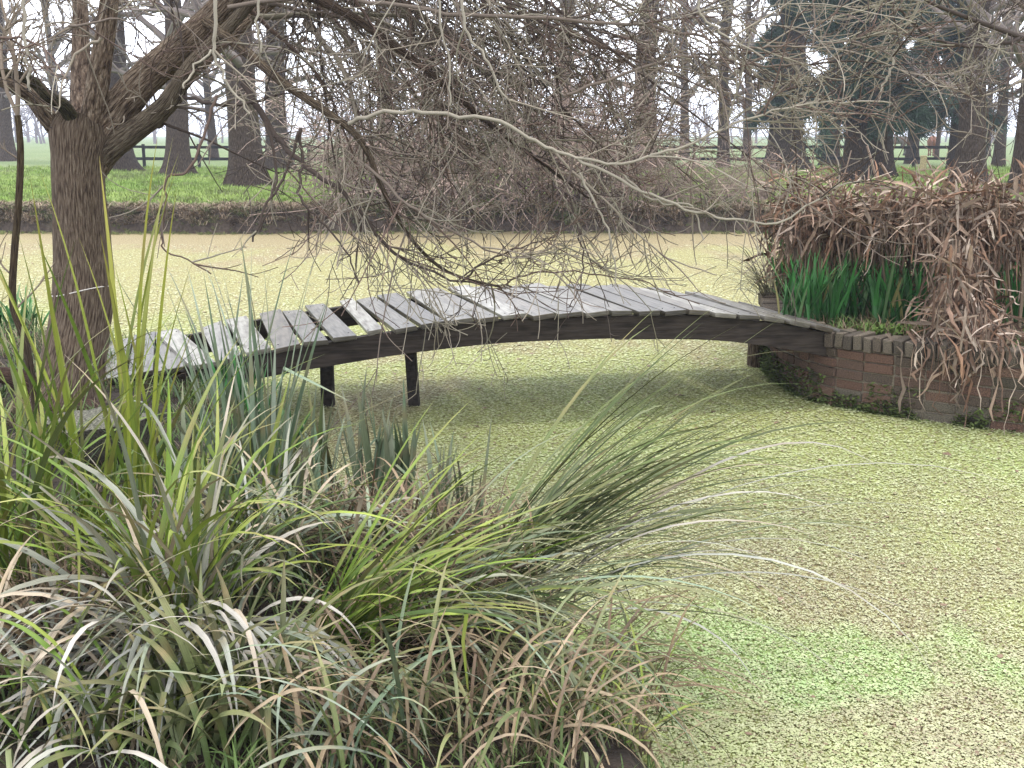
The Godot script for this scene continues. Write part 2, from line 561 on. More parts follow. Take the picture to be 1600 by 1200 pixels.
func build_island() -> void:
	# earth held behind the brick wall
	var rim := PackedVector2Array()
	for p in wall_line: rim.append(p)
	rim.append(Vector2(12, 5.2)); rim.append(Vector2(24, 5.0)); rim.append(Vector2(24, 15)); rim.append(Vector2(9, 14.5)); rim.append(Vector2(5, 13.2)); rim.append(Vector2(3.2, 12.2)); rim.append(Vector2(2.6, 11.4))
	var inner := Geometry2D.offset_polygon(rim, -0.12)[0]
	island = inner
	var g := Geo.new()
	var tris := Geometry2D.triangulate_polygon(inner)
	for p in inner: g.put(Vector3(p.x, WALL_TOP - 0.07, -p.y), Vector3.UP, Color(0.10, 0.08, 0.05), p)
	for k in tris: g.i.append(k)
	var m := inner.size()
	for k in m:
		var a := inner[k]
		var b := inner[(k + 1) % m]
		var nn := Vector3(b.y - a.y, 0, b.x - a.x).normalized()
		var s := g.v.size()
		for q in [[a, 0.0], [b, 0.0], [b, 1.0], [a, 1.0]]:
			g.put(Vector3(q[0].x, lerpf(-0.5, WALL_TOP - 0.07, q[1]), -q[0].y), nn, Color(0.08, 0.06, 0.045), Vector2(k, q[1]))
		g.quad(s, s + 1, s + 2, s + 3)
	setting("island_bank", g.mesh(), M.ground)

	var total := 0.0
	for k in wall_line.size() - 1: total += wall_line[k].distance_to(wall_line[k + 1])
	var t := thing("brick_wall", "low mossy red brick retaining wall curving round the bank under the dead leaves", "wall", Vector3(2.9, 0, -8.0))
	# mortar core
	var core := Geo.new()
	var steps := 60
	var outer := Geo.new()
	for k in steps + 1:
		var q: Array = along(wall_line, total * k / steps)
		var p: Vector2 = q[0]
		var d2: Vector2 = q[1]
		var inw := Vector2(-d2.y, d2.x)
		var a := p + inw * 0.012
		var b := p + inw * 0.2
		var nn := Vector3(-inw.x, 0, inw.y)
		core.put(Vector3(a.x, -0.45, -a.y) - t.position, nn, Color.WHITE, Vector2(k, 0))
		core.put(Vector3(a.x, WALL_TOP - 0.02, -a.y) - t.position, nn, Color.WHITE, Vector2(k, 1))
		core.put(Vector3(a.x, WALL_TOP - 0.02, -a.y) - t.position, Vector3.UP, Color.WHITE, Vector2(k, 1))
		core.put(Vector3(b.x, WALL_TOP - 0.02, -b.y) - t.position, Vector3.UP, Color.WHITE, Vector2(k, 2))
	for k in steps:
		var a := k * 4
		core.quad(a, a + 1, a + 5, a + 4)
		core.quad(a + 2, a + 3, a + 7, a + 6)
	part("mortar", core.mesh(), M.mortar, t)
	var variants := []
	for k in 5:
		var bg := Geo.new()
		box(bg, Transform3D.IDENTITY, Vector3(0.215, 0.064, 0.10), 0.006, 0.004)
		variants.append(bg.mesh())
	var halves := []
	for k in 3:
		var bg := Geo.new()
		box(bg, Transform3D.IDENTITY, Vector3(0.1, 0.064, 0.10), 0.006, 0.004)
		halves.append(bg.mesh())
	var copes := []
	for k in 4:
		var bg := Geo.new()
		box(bg, Transform3D.IDENTITY, Vector3(0.066, 0.112, 0.225), 0.009, 0.006)
		copes.append(bg.mesh())
	for row in 8:
		var y := WALL_TOP - 0.115 - 0.076 * (row + 0.5)
		var s := 0.06 + (0.1125 if row % 2 else 0.0)
		while s < total - 0.1:
			var q: Array = along(wall_line, s)
			var p: Vector2 = q[0]
			var d2: Vector2 = q[1]
			var inw := Vector2(-d2.y, d2.x)
			var tight: bool = s > 0.7 and s < 2.2
			var pos := p + inw * (0.05 + rr(-0.006, 0.007))
			var dark: int = rng.randi_range(0, 3) if row < 4 else rng.randi_range(1, 5)
			if rng.randf() < 0.2: dark = rng.randi_range(0, 5)
			var b: MeshInstance3D = part("brick", halves[rng.randi() % 3] if tight else variants[rng.randi() % 5], M.brick[dark], t)
			b.transform = Transform3D(Basis(Vector3.UP, atan2(d2.y, d2.x) + rr(-0.03, 0.03)).rotated(Vector3(d2.x, 0, -d2.y), rr(-0.03, 0.03)), Vector3(pos.x, y + rr(-0.003, 0.003), -pos.y) - t.position)
			s += 0.1125 if tight else 0.2265
	var s := 0.04
	while s < total - 0.05:
		var q: Array = along(wall_line, s)
		var p: Vector2 = q[0]
		var d2: Vector2 = q[1]
		var inw := Vector2(-d2.y, d2.x)
		var pos := p + inw * (0.085 + rr(-0.008, 0.008))
		var b := part("coping_brick", copes[rng.randi() % 4], M.coping[rng.randi() % 3], t)
		b.transform = Transform3D(Basis(Vector3.UP, atan2(d2.y, d2.x) + rr(-0.07, 0.07)), Vector3(pos.x, WALL_TOP - 0.056 + rr(-0.011, 0.009), -pos.y) - t.position)
		s += 0.0765
	# moss cushions along the waterline
	var mg := Geo.new()
	for k in 5200:
		var q: Array = along(wall_line, rr(0.8, total))
		var p: Vector2 = q[0] - Vector2(-q[1].y, q[1].x) * rr(-0.01, 0.03)
		var h := pow(rng.randf(), 2.2) * 0.24
		if n_b.get_noise_2d(p.x * 300.0, h * 300.0 + 40.0) < -0.05: continue
		var tone := rr(0.6, 1.3)
		blade(mg, Vector3(p.x, h, -p.y) - t.position, rr(0, TAU), rr(-0.2, 0.9), rr(0.02, 0.06), rr(0.012, 0.026), 1.0, Color(0.10, 0.14, 0.04) * tone, Color(0.17, 0.21, 0.065) * tone, 3)
	part("moss", mg.mesh(), M.moss, t, true)

# ------------------------------------------------------------------ the footbridge
var deck_keys := [[150, 593, 7.45], [250, 578, 7.55], [330, 566, 7.62], [420, 544, 7.7], [506, 530, 7.78], [597, 515, 7.86], [686, 503, 7.94], [762, 495, 8.01], [850, 490, 8.08], [1000, 486, 8.22], [1122, 488, 8.34], [1230, 501, 8.44], [1335, 521, 8.54]]

func build_bridge() -> void:
	var keys := PackedVector3Array()
	for k in deck_keys: keys.append(spot(k[0], k[1], k[2]))
	var line := spline(keys, 8)
	var run := PackedFloat32Array([0.0])
	for k in range(1, line.size()): run.append(run[k - 1] + line[k].distance_to(line[k - 1]))
	var total := run[-1]
	var where := func(s: float) -> Array:
		var k := 0
		while k < run.size() - 2 and run[k + 1] < s: k += 1
		return [line[k].lerp(line[k + 1], (s - run[k]) / (run[k + 1] - run[k])), (line[k + 1] - line[k]).normalized()]
	var skew := deg_to_rad(17.0)
	var back := Vector3(-sin(skew), 0, -cos(skew))
	var deep := 1.55
	var foot := spot(740, 500, 8.6); foot.y = 0.0
	var t := thing("footbridge", "old arched wooden plank footbridge across the duckweed pond", "bridge", foot)
	# two bearers, each of three lengths of timber, below the plank ends
	for side in 2:
		var off: Vector3 = (back * (0.06 if side == 0 else deep - 0.12)) - Vector3(0, 0.034, 0) - foot
		for piece in [[0.0, 0.4], [0.4, 0.66], [0.66, 1.0]]:
			var pts := PackedVector3Array()
			for k in 11:
				var s: float = lerpf(piece[0], piece[1], k / 10.0) * total
				var lift := 0.006 * sin(piece[0] * 9.0 + side)
				pts.append(where.call(s)[0] + off + Vector3(0, lift, 0.004 * sin(piece[0] * 20.0)))
			var g := Geo.new()
			timber(g, pts, 0.07, 0.165 + 0.010 * sin(piece[0] * 31.0))
			part("bearer", g.mesh(), M.beam, t)
	# planks, each a board of its own; some have slipped or are worn
	var nail := CylinderMesh.new()
	nail.top_radius = 0.005; nail.bottom_radius = 0.005; nail.height = 0.003; nail.radial_segments = 8; nail.rings = 0
	var s := 0.09
	var n := 0
	while s < total:
		var w := 0.195
		var q: Array = where.call(s)
		var p: Vector3 = q[0]
		var d: Vector3 = q[1]
		var u := 150.0 + 1185.0 * s / total
		var a := skew + rr(-0.035, 0.035)
		var along_dir := Vector3(-sin(a), 0, -cos(a))
		var over := rr(0.03, 0.075)
		var tone: int = [0, 1, 0, 2, 1, 4, 3, 0][n % 8] if rng.randf() < 0.7 else rng.randi_range(0, 4)
		var lift := rr(0.0, 0.014)
		var roll := rr(-0.085, 0.085)
		var long := deep + rr(-0.12, 0.12)
		if u > 285 and u < 335:   # the slipped board that pokes out over the edge
			along_dir = Vector3(-0.42, 0, -0.9).normalized(); over = 0.12; tone = 3; lift = 0.022; w = 0.2
		if u > 515 and u < 560:   # the gap of a lost board, bridged by a narrow slat
			w = 0.13; s += 0.03; q = where.call(s); p = q[0]; d = q[1]; over = -0.02; tone = 3
			long = deep
		var up := along_dir.cross(d).normalized()
		if up.y < 0: up = -up
		var zz := along_dir.cross(up).normalized()
		var b := Basis(along_dir, up, zz).rotated(along_dir, roll)
		var g := Geo.new()
		box(g, Transform3D.IDENTITY, Vector3(long, 0.034, w - rr(0.018, 0.042)), 0.004, 0.003)
		var o := part("plank", g.mesh(), M.plank[tone], t)
		o.transform = Transform3D(b, p + along_dir * (long * 0.5 - over) + up * (-0.015 + lift) - foot)
		for nx in [-long * 0.5 + over + 0.06, long * 0.5 - 0.12]:
			for nz in [-0.05, 0.05]:
				var head := part("nail", nail, M.rail, o)
				head.position = Vector3(nx, 0.0172, nz + rr(-0.008, 0.008))
		s += 0.195
		n += 1
	# posts standing in the water
	for pp in [[513, 634, 0.1, 0.0, 0.52], [649, 634, 0.085, 0.05, 0.6], [300, 640, 0.12, 0.0, 0.38], [1040, 590, 0.09, -0.03, 0.66]]:
		var base := level(pp[0], pp[1], 0.0)
		var g := Geo.new()
		box(g, Transform3D(Basis(Vector3(0, 0, 1), pp[3]), Vector3(-pp[3] * 0.3, pp[4] * 0.5 - 0.2, 0)), Vector3(pp[2], pp[4] + 0.42, pp[2] * 0.9), 0.008, 0.004)
		if pp[0] == 1040: continue
		part("post", g.mesh(), M.post, t).position = base - foot
	# prop leaning against the brick wall
	var g2 := Geo.new()
	box(g2, Transform3D(Basis(Vector3(0, 0, 1), -0.08), Vector3(0, 0.14, 0)), Vector3(0.055, 0.5, 0.06), 0.005, 0.003)
	part("prop", g2.mesh(), M.post, t).position = level(1306, 628, 0.0) + Vector3(0.0, 0.06, 0.03) - foot
	# round pile beside the wall
	var g3 := Geo.new()
	var pb := level(1184, 572, 0.0)
	tube(g3, PackedVector3Array([Vector3(0, -0.3, 0), Vector3(0, 0.1, 0), Vector3(0.005, 0.34, 0)]), PackedFloat32Array([0.1, 0.095, 0.09]), 14, Color(0.2, 0.17, 0.13), Color(0.24, 0.2, 0.16), 0.08, true)
	part("pile", g3.mesh(), M.bark, t).position = pb - foot

# ------------------------------------------------------------------ the leaning bare tree
var twig_tones := [Color(0.15, 0.12, 0.095), Color(0.24, 0.205, 0.16), Color(0.06, 0.045, 0.038), Color(0.29, 0.255, 0.20), Color(0.11, 0.075, 0.06), Color(0.19, 0.17, 0.125)]

func limb(t: Node3D, called: String, keys: Array, r0: float, r1: float, sides := 12, col := Color(0.2, 0.165, 0.135), bump := 0.1, steps := 6) -> PackedVector3Array:
	var pts := PackedVector3Array()
	for k in keys: pts.append(spot(k[0], k[1], k[2]) - t.position)
	pts = spline(pts, steps)
	var g := Geo.new()
	if r0 < 0.03:
		for k in range(1, pts.size() - 1): pts[k] += rv() * 0.009
	tube(g, pts, ramp(r0, r1, pts.size(), 0.8), sides, col, col, bump)
	part(called, g.mesh(), M.bark if r0 > 0.03 else M.twig, t)
	return pts

func fringe(g: Geo, pts: PackedVector3Array, per_metre: float, length: float, r: float, lev: int, k: Dictionary, from := 0.15) -> void:
	var run := 0.0
	for q in pts.size() - 1: run += pts[q].distance_to(pts[q + 1])
	var count := int(run * per_metre)
	for c in count:
		var t := rr(from, 0.99) * (pts.size() - 1)
		var a := int(t)
		var p := pts[a].lerp(pts[a + 1], t - a)
		var d := (pts[a + 1] - pts[a]).normalized()
		var out := d.cross(rv()).normalized()
		var ang := rr(0.3, 1.2)
		grow(g, p, (d * cos(ang) + out * sin(ang)).normalized(), length * rr(0.4, 1.4), r * rr(0.6, 1.2), lev, k, twig_tones[rng.randi() % 6] if rng.randf() < 0.5 else twig_tones[[0, 1, 2, 4, 5][rng.randi() % 5]])

func build_leaning_tree() -> void:
	var base := spot(100, 645, 6.9)
	base.y = land(base.x, -base.z) - 0.03
	var t := thing("bare_tree", "big bare tree at the left bridge end, its boughs arching out over the pond", "tree", base)
	var bark := Color(0.37, 0.32, 0.27)
	# trunk with flared foot
	var keys := [[88, 668, 6.85], [100, 630, 6.9], [110, 587, 6.95], [124, 510, 7.0], [130, 449, 7.03], [127, 375, 7.05], [122, 300, 7.05], [121, 250, 7.05], [124, 205, 7.05], [128, 175, 7.05]]
	var rad := [0.36, 0.25, 0.19, 0.172, 0.172, 0.160, 0.148, 0.150, 0.175, 0.13]
	var pts := PackedVector3Array()
	for k in keys: pts.append(spot(k[0], k[1], k[2]) - base)
	var fine := spline(pts, 9)
	var rr2 := PackedFloat32Array()
	for k in fine.size():
		var f := float(k) / 9.0
		var a := mini(int(f), rad.size() - 2)
		rr2.append(lerpf(rad[a], rad[a + 1], smoothstep(0, 1, f - a)))
	var g := Geo.new()
	tube(g, fine, rr2, 48, bark, bark, 0.11)
	part("trunk", g.mesh(), M.bark, t)
	# surface roots
	for rt in [[[70, 640, 6.82], [40, 600, 6.75], [0, 585, 6.7], [-60, 590, 6.7]], [[130, 640, 6.8], [155, 655, 6.6], [170, 690, 6.4]], [[90, 650, 6.7], [60, 680, 6.4], [40, 720, 6.2]]]:
		limb(t, "root", rt, 0.1, 0.03, 14, Color(0.19, 0.13, 0.11), 0.15)
	var k2 := {"steps": [5, 6, 7], "kids": [0, 2, 4], "grav": [0.3, 0.05, -0.2], "wig": 0.12, "least": 0.0024, "sides": [3, 4, 5], "shrink": 0.5}
	var tw := Geo.new()
	var big := []
	big.append(limb(t, "limb", [[112, 235, 7.05], [92, 205, 7.0], [72, 180, 6.95], [50, 152, 6.9], [22, 134, 6.85], [-20, 112, 6.8], [-90, 60, 6.7], [-180, 0, 6.6]], 0.07, 0.025, 20, bark))
	big.append(limb(t, "limb", [[115, 190, 6.95], [98, 164, 6.85], [75, 150, 6.75], [52, 128, 6.7], [20, 116, 6.6], [-30, 105, 6.5], [-100, 60, 6.4]], 0.045, 0.02, 14, Color(0.13, 0.13, 0.085)))
	big.append(limb(t, "limb", [[126, 200, 7.15], [126, 140, 7.35], [126, 70, 7.5], [124, 0, 7.6], [110, -120, 7.8], [120, -260, 8.0]], 0.075, 0.03, 18, Color(0.28, 0.235, 0.20)))
	big.append(limb(t, "limb", [[138, 220, 7.05], [148, 165, 7.0], [157, 100, 6.95], [166, 40, 6.9], [172, -40, 6.85], [160, -160, 6.7], [190, -300, 6.6]], 0.08, 0.035, 20, bark))
	var d_pts := limb(t, "limb", [[140, 250, 7.1], [170, 195, 7.1], [215, 135, 7.05], [275, 80, 7.0], [330, 30, 6.95], [390, -40, 6.9], [480, -130, 6.9], [600, -220, 6.8]], 0.125, 0.05, 24, bark)
	big.append(d_pts)
	big.append(limb(t, "limb", [[118, 318, 7.12], [146, 266, 7.12], [172, 234, 7.08], [205, 208, 7.0], [242, 180, 6.9], [270, 152, 6.82], [286, 122, 6.78], [310, 90, 6.8], [360, 40, 6.8], [420, -30, 6.75]], 0.092, 0.03, 18, Color(0.33, 0.305, 0.25)))
	big.append(limb(t, "limb", [[240, 190, 7.1], [300, 110, 7.4], [400, 20, 7.8], [520, -60, 8.1], [660, -120, 8.3], [800, -150, 8.4]], 0.06, 0.03, 14, bark))
	for b in big: fringe(tw, b, 7.0, 0.75, 0.008, 2, k2, 0.4)
	# the boughs that can be followed in the picture
	var boughs := [
		[[[322, 34, 6.9], [390, 85, 6.6], [440, 128, 6.4], [500, 168, 6.3], [550, 205, 6.2], [575, 240, 6.2], [600, 300, 6.2], [640, 370, 6.3], [700, 425, 6.4], [790, 450, 6.5]], 0.034, 0.006, 1],
		[[[390, -40, 6.9], [520, 10, 6.7], [600, 60, 6.6], [680, 120, 6.5], [760, 190, 6.5], [840, 250, 6.6], [920, 310, 6.7]], 0.034, 0.006, 0],
		[[[470, -120, 6.9], [600, -20, 7.2], [700, 60, 7.3], [790, 150, 7.3], [860, 240, 7.2], [900, 330, 7.1]], 0.03, 0.006, 5],
		[[[545, 193, 6.2], [600, 175, 6.1], [680, 178, 6.0], [780, 192, 5.9], [850, 228, 5.9], [900, 246, 5.9], [960, 255, 5.9], [1030, 240, 5.9], [1100, 215, 5.9], [1180, 182, 5.9], [1250, 166, 5.9], [1310, 160, 6.0], [1392, 161, 6.0]], 0.0115, 0.004, 3],
		[[[1372, 160, 6.0], [1381, 132, 6.0], [1393, 108, 6.0], [1397, 82, 6.0]], 0.007, 0.006, 3],
		[[[380, 130, 6.6], [430, 210, 6.5], [480, 262, 6.4], [540, 305, 6.3], [600, 380, 6.3], [650, 415, 6.3], [720, 440, 6.3], [800, 448, 6.3]], 0.02, 0.004, 2],
		[[[415, 190, 6.0], [432, 270, 6.0], [412, 330, 5.9], [395, 378, 5.9]], 0.009, 0.005, 2],
		[[[468, 205, 6.1], [450, 260, 6.1], [425, 310, 6.0], [405, 362, 6.0]], 0.009, 0.005, 2],
		[[[470, 200, 6.1], [470, 260, 6.1], [468, 310, 6.0], [500, 345, 6.0], [545, 400, 6.0], [560, 445, 6.0]], 0.009, 0.004, 2],
		[[[286, 150, 6.8], [320, 160, 6.6], [370, 163, 6.5], [430, 150, 6.4]], 0.012, 0.008, 2],
		[[[338, 150, 6.5], [318, 215, 6.4], [292, 268, 6.3], [262, 276, 6.3], [258, 330, 6.3], [254, 386, 6.3], [285, 402, 6.3], [330, 428, 6.3]], 0.009, 0.004, 4],
		[[[338, -30, 5.2], [335, 55, 5.2], [337, 92, 5.2], [356, 128, 5.2], [390, 178, 5.2]], 0.009, 0.005, 3],
		[[[330, 78, 5.2], [300, 110, 5.15], [287, 138, 5.1]], 0.005, 0.004, 3],
		[[[403, -30, 5.4], [402, 35, 5.4], [408, 82, 5.4]], 0.007, 0.004, 3],
		[[[36, -20, 5.6], [40, 60, 5.6], [44, 110, 5.6], [47, 142, 5.6]], 0.009, 0.006, 3],
		[[[722, -30, 5.5], [727, 45, 5.5], [758, 90, 5.5], [785, 145, 5.5], [802, 156, 5.5]], 0.008, 0.004, 3],
		[[[682, -30, 5.6], [690, 40, 5.6], [703, 110, 5.6], [703, 165, 5.6]], 0.006, 0.004, 3],
		[[[900, 246, 5.9], [985, 290, 5.9], [1070, 325, 5.9], [1150, 345, 5.9], [1225, 347, 5.9], [1285, 305, 5.9], [1345, 280, 5.9]], 0.009, 0.004, 3],
		[[[960, 258, 5.95], [1000, 300, 5.95], [1045, 320, 5.95], [1082, 322, 5.95], [1100, 375, 5.95]], 0.007, 0.004, 3],
		[[[560, 0, 6.4], [700, 20, 6.3], [860, 30, 6.2], [1000, 38, 6.2], [1100, 60, 6.2], [1160, 75, 6.2], [1230, 72, 6.2], [1300, 69, 6.2], [1417, 48, 6.2]], 0.012, 0.004, 0],
		[[[880, 150, 6.2], [1000, 106, 6.2], [1070, 88, 6.2], [1130, 95, 6.2], [1200, 102, 6.2], [1270, 99, 6.2], [1340, 76, 6.2]], 0.009, 0.004, 0],
		[[[720, 442, 6.3], [765, 405, 6.2], [812, 388, 6.1], [852, 374, 6.0]], 0.007, 0.003, 2],
		[[[778, 452, 6.4], [820, 430, 6.4], [900, 425, 6.4], [1000, 440, 6.4], [1055, 460, 6.4]], 0.006, 0.003, 4],
		[[[902, 355, 6.0], [911, 400, 6.0], [906, 450, 6.0], [890, 480, 6.0]], 0.006, 0.003, 2],
		[[[905, 270, 5.9], [935, 325, 5.9], [955, 380, 5.9], [962, 446, 5.9]], 0.007, 0.004, 3],
		[[[1088, -10, 5.6], [1095, 20, 5.6], [1125, 50, 5.6], [1165, 70, 5.6], [1202, 95, 5.6]], 0.007, 0.003, 3],
		[[[560, 250, 6.2], [640, 320, 6.1], [700, 360, 6.1], [800, 400, 6.1], [880, 380, 6.1]], 0.01, 0.003, 0],
		[[[860, 230, 6.0], [960, 330, 6.0], [1040, 400, 6.0], [1120, 430, 6.0]], 0.008, 0.003, 1],
	]
	for b in boughs:
		var p := limb(t, "bough", b[0], b[1], b[2], 8, twig_tones[b[3]], 0.0, 5)
		fringe(tw, p, 4.0 if b[1] < 0.01 else 9.0, 0.36 if b[1] < 0.01 else 0.62, 0.005, 1 if b[1] < 0.01 else 2, k2)
	# more boughs of the drooping crown
	for k in 34:
		var s := rr(0.0, 1.0)
		var from := Vector3(lerpf(330, 640, s), lerpf(30, -190, s), rr(6.2, 7.8))
		var reach := rr(0.25, 1.0)
		var to := Vector3(lerpf(420, 1260, reach) + rr(-60, 60), lerpf(330, 210, reach) + rr(-190, 60), from.z + rr(-1.3, 1.0))
		var sag := rr(30, 110)
		var m1 := from.lerp(to, 0.35) + Vector3(rr(-30, 30), -sag + rr(-20, 20), rr(-0.2, 0.2))
		var m2 := from.lerp(to, 0.7) + Vector3(rr(-30, 30), -sag * 0.6 + rr(-20, 20), rr(-0.2, 0.2))
		var kk := []
		for q in [from, m1, m2, to]: kk.append([q.x, q.y, q.z])
		var p := limb(t, "bough", kk, rr(0.009, 0.017), 0.003, 6, twig_tones[[0, 1, 2, 4, 5][rng.randi() % 5]], 0.0, 5)
		fringe(tw, p, 6.0, 0.65, 0.0044, 2, k2)
	for k in 18:   # the dense heart of the crown
		var from := Vector3(rr(330, 560), rr(-120, 40), rr(6.8, 8.4))
		var to := Vector3(rr(430, 820), rr(60, 330), from.z + rr(-0.6, 0.9))
		var m1 := from.lerp(to, 0.5) + Vector3(rr(-30, 60), -rr(20, 70), 0)
		var p := limb(t, "bough", [[from.x, from.y, from.z], [m1.x, m1.y, m1.z], [to.x, to.y, to.z]], rr(0.012, 0.024), 0.004, 6, twig_tones[[0, 1, 2, 4, 5][rng.randi() % 5]], 0.0, 6)
		fringe(tw, p, 8.0, 0.55, 0.0052, 2, k2)
	for k in 12:   # upper left
		var from := Vector3(rr(-60, 170), rr(-100, 60), rr(5.6, 7.2))
		var to := from + Vector3(rr(-150, 150), rr(20, 130), rr(-0.4, 0.4))
		var p := limb(t, "bough", [[from.x, from.y, from.z], [(from.x + to.x) * 0.5 + rr(-20, 20), (from.y + to.y) * 0.5 - 25, from.z], [to.x, to.y, to.z]], 0.008, 0.003, 6, twig_tones[rng.randi() % 6], 0.0, 5)
		fringe(tw, p, 8.0, 0.4, 0.004, 1, k2)
	part("twigs", tw.mesh(), M.twig, t, true)

	# pale cord round the trunk
	var cg := Geo.new()
	var ring := PackedVector3Array()
	var mid := spot(128, 452, 7.03)
	for k in 25:
		var a := TAU * k / 24.0
		ring.append(Vector3(cos(a) * 0.182, 0.012 * sin(a * 2.0) + 0.02 * cos(a), sin(a) * 0.182))
	tube(cg, ring, ramp(0.0035, 0.0035, 25), 6, Color.WHITE, Color.WHITE)
	var cord := thing("cord", "pale thin cord tied round the trunk of the big leaning tree", "cord", mid)
	part("loop", cg.mesh(), M.cord, cord)

	# slim sapling by the left edge
	var sb := spot(58, 640, 6.3)
	sb.y = land(sb.x, -sb.z) - 0.05
	var sp := thing("sapling", "slim crooked sapling at the left edge beside the big tree", "tree", sb)
	var sg := Geo.new()
	var skeys := PackedVector3Array()
	for k in [[58, 645, 6.3], [46, 570, 6.3], [36, 524, 6.3], [20, 475, 6.3], [22, 400, 6.3], [28, 330, 6.3], [32, 250, 6.3], [30, 205, 6.3], [27, 180, 6.3]]: skeys.append(spot(k[0], k[1], k[2]) - sb)
	var sl := spline(skeys, 5)
	tube(sg, sl, ramp(0.022, 0.016, sl.size()), 10, Color(0.15, 0.12, 0.09), Color(0.22, 0.18, 0.11), 0.1)
	part("trunk", sg.mesh(), M.bark, sp)
	var sc := Geo.new()
	for k in [[Vector3(-0.5, 1, 0), 0.9], [Vector3(0.5, 1, 0.1), 0.8], [Vector3(0.05, 1, -0.2), 1.1]]:
		grow(sc, sl[-1], k[0].normalized(), k[1], 0.012, 2, {"steps": [4, 5, 7], "kids": [0, 4, 6], "grav": [0.1, 0.2, 0.3], "wig": 0.2, "least": 0.0025, "sides": [3, 4, 5], "shrink": 0.45}, Color(0.2, 0.16, 0.12))
	for k in [[8, 0.6, 0.35], [12, -0.5, 0.3], [24, -0.6, 0.12]]:
		grow(sc, sl[k[0] + 6], Vector3(k[1], 0.5, 0.1).normalized(), k[2], 0.006, 1, {"steps": [4, 5], "kids": [0, 3], "grav": [0.1, 0.3], "wig": 0.2, "least": 0.0025, "sides": [3, 4], "shrink": 0.45}, Color(0.2, 0.16, 0.12))
	part("crown", sc.mesh(), M.twig, sp)

	# a second tree, its trunk just right of the picture, reaching in at the top corner
	var b2 := Vector3(4.9, WALL_TOP - 0.12, -9.2)
	var t2 := thing("bare_tree", "bare tree beyond the right edge, its dark boughs reaching in at the top right corner", "tree", b2)
	var g2 := Geo.new()
	tube(g2, spline(PackedVector3Array([Vector3(0, 0, 0), Vector3(0.03, 0.7, 0), Vector3(-0.03, 1.7, 0.05), Vector3(0.1, 2.9, 0)]), 8), ramp(0.2, 0.1, 25), 20, bark, bark, 0.1)
	part("trunk", g2.mesh(), M.bark, t2)
	var tw2 := Geo.new()
	for b in [
		[[[1735, 150, 9.1], [1680, 95, 8.6], [1600, 60, 8.0], [1538, 37, 7.6], [1484, 17, 7.4], [1440, -5, 7.2], [1380, -60, 7.0]], 0.03, 0.006, 2],
		[[[1600, 60, 8.0], [1584, 63, 7.9], [1550, 72, 7.8], [1516, 74, 7.7], [1480, 68, 7.6], [1450, 56, 7.5], [1400, 10, 7.4], [1370, -20, 7.3]], 0.016, 0.005, 2],
		[[[1735, 120, 9.1], [1690, 60, 9.0], [1600, 10, 8.9], [1520, -40, 8.8], [1430, -60, 8.7]], 0.03, 0.008, 0],
		[[[1740, 60, 9.2], [1760, -60, 9.3], [1730, -180, 9.4]], 0.09, 0.05, 0],
		[[[1735, 130, 9.1], [1660, 110, 8.9], [1590, 130, 8.7], [1520, 150, 8.5], [1455, 120, 8.4]], 0.018, 0.004, 1],
	]:
		var p := limb(t2, "bough", b[0], b[1], b[2], 8, twig_tones[b[3]], 0.0, 5)
		fringe(tw2, p, 11.0, 0.6, 0.005, 2, k2)
	part("twigs", tw2.mesh(), M.twig, t2, true)

# ------------------------------------------------------------------ trees, shrubs and fence across the pond
func trunk_mesh(sd: int, high: float, r: float, lean: float, flare: float, col: Color) -> ArrayMesh:
	var g := Geo.new()
	var rg := RandomNumberGenerator.new()
	rg.seed = sd
	var ph := rg.randf() * TAU
	var rows := 30
	var sides := 28
	for k in rows + 1:
		var t := pow(float(k) / rows, 1.7)
		var y := t * high
		var c := Vector3(sin(ph + t * 3.0) * lean * t, y, cos(ph * 1.7 + t * 2.3) * lean * t)
		for s in sides + 1:
			var a := TAU * s / sides
			var lobes := 0.5 + 0.5 * sin(a * 5.0 + ph) * sin(a * 2.0 + ph * 2.0)
			var rad := r * lerpf(1.0, 0.45, t) * (1.0 + flare * (0.35 + lobes) * exp(-y / 0.42)) * (1.0 + 0.08 * n_a.get_noise_3d(cos(a) * 80 + sd * 20, sin(a) * 80, y * 25.0))
			g.put(c + Vector3(cos(a), 0, sin(a)) * rad, Vector3(cos(a), 0.05, sin(a)), col, Vector2(float(s) / sides * roundf(r * 12.0 + 1.0), y * 0.7))
	for k in rows:
		for s in sides:
			var a := k * (sides + 1) + s
			g.quad(a, a + sides + 1, a + sides + 2, a + 1)
	return g.mesh()

func bare_crown(sd: int, high: float, r: float, col: Color, from: float, count: int) -> ArrayMesh:
	rng.seed = sd
	var g := Geo.new()
	var k := {"steps": [3, 4, 6], "kids": [0, 4, 6], "grav": [-0.2, -0.1, 0.15], "wig": 0.16, "least": 0.007, "sides": [3, 3, 4], "shrink": 0.42}
	for c in count:
		var t := lerpf(from, 0.98, float(c) / count)
		var a := rr(0, TAU)
		var e := lerpf(0.1, 0.9, t) + rr(-0.2, 0.2)
		grow(g, Vector3(0, t * high, 0), Vector3(cos(a) * cos(e), sin(e), sin(a) * cos(e)), high * rr(0.22, 0.36), r * lerpf(0.33, 0.22, t), 2, k, col * rr(0.85, 1.15))
	return g.mesh()

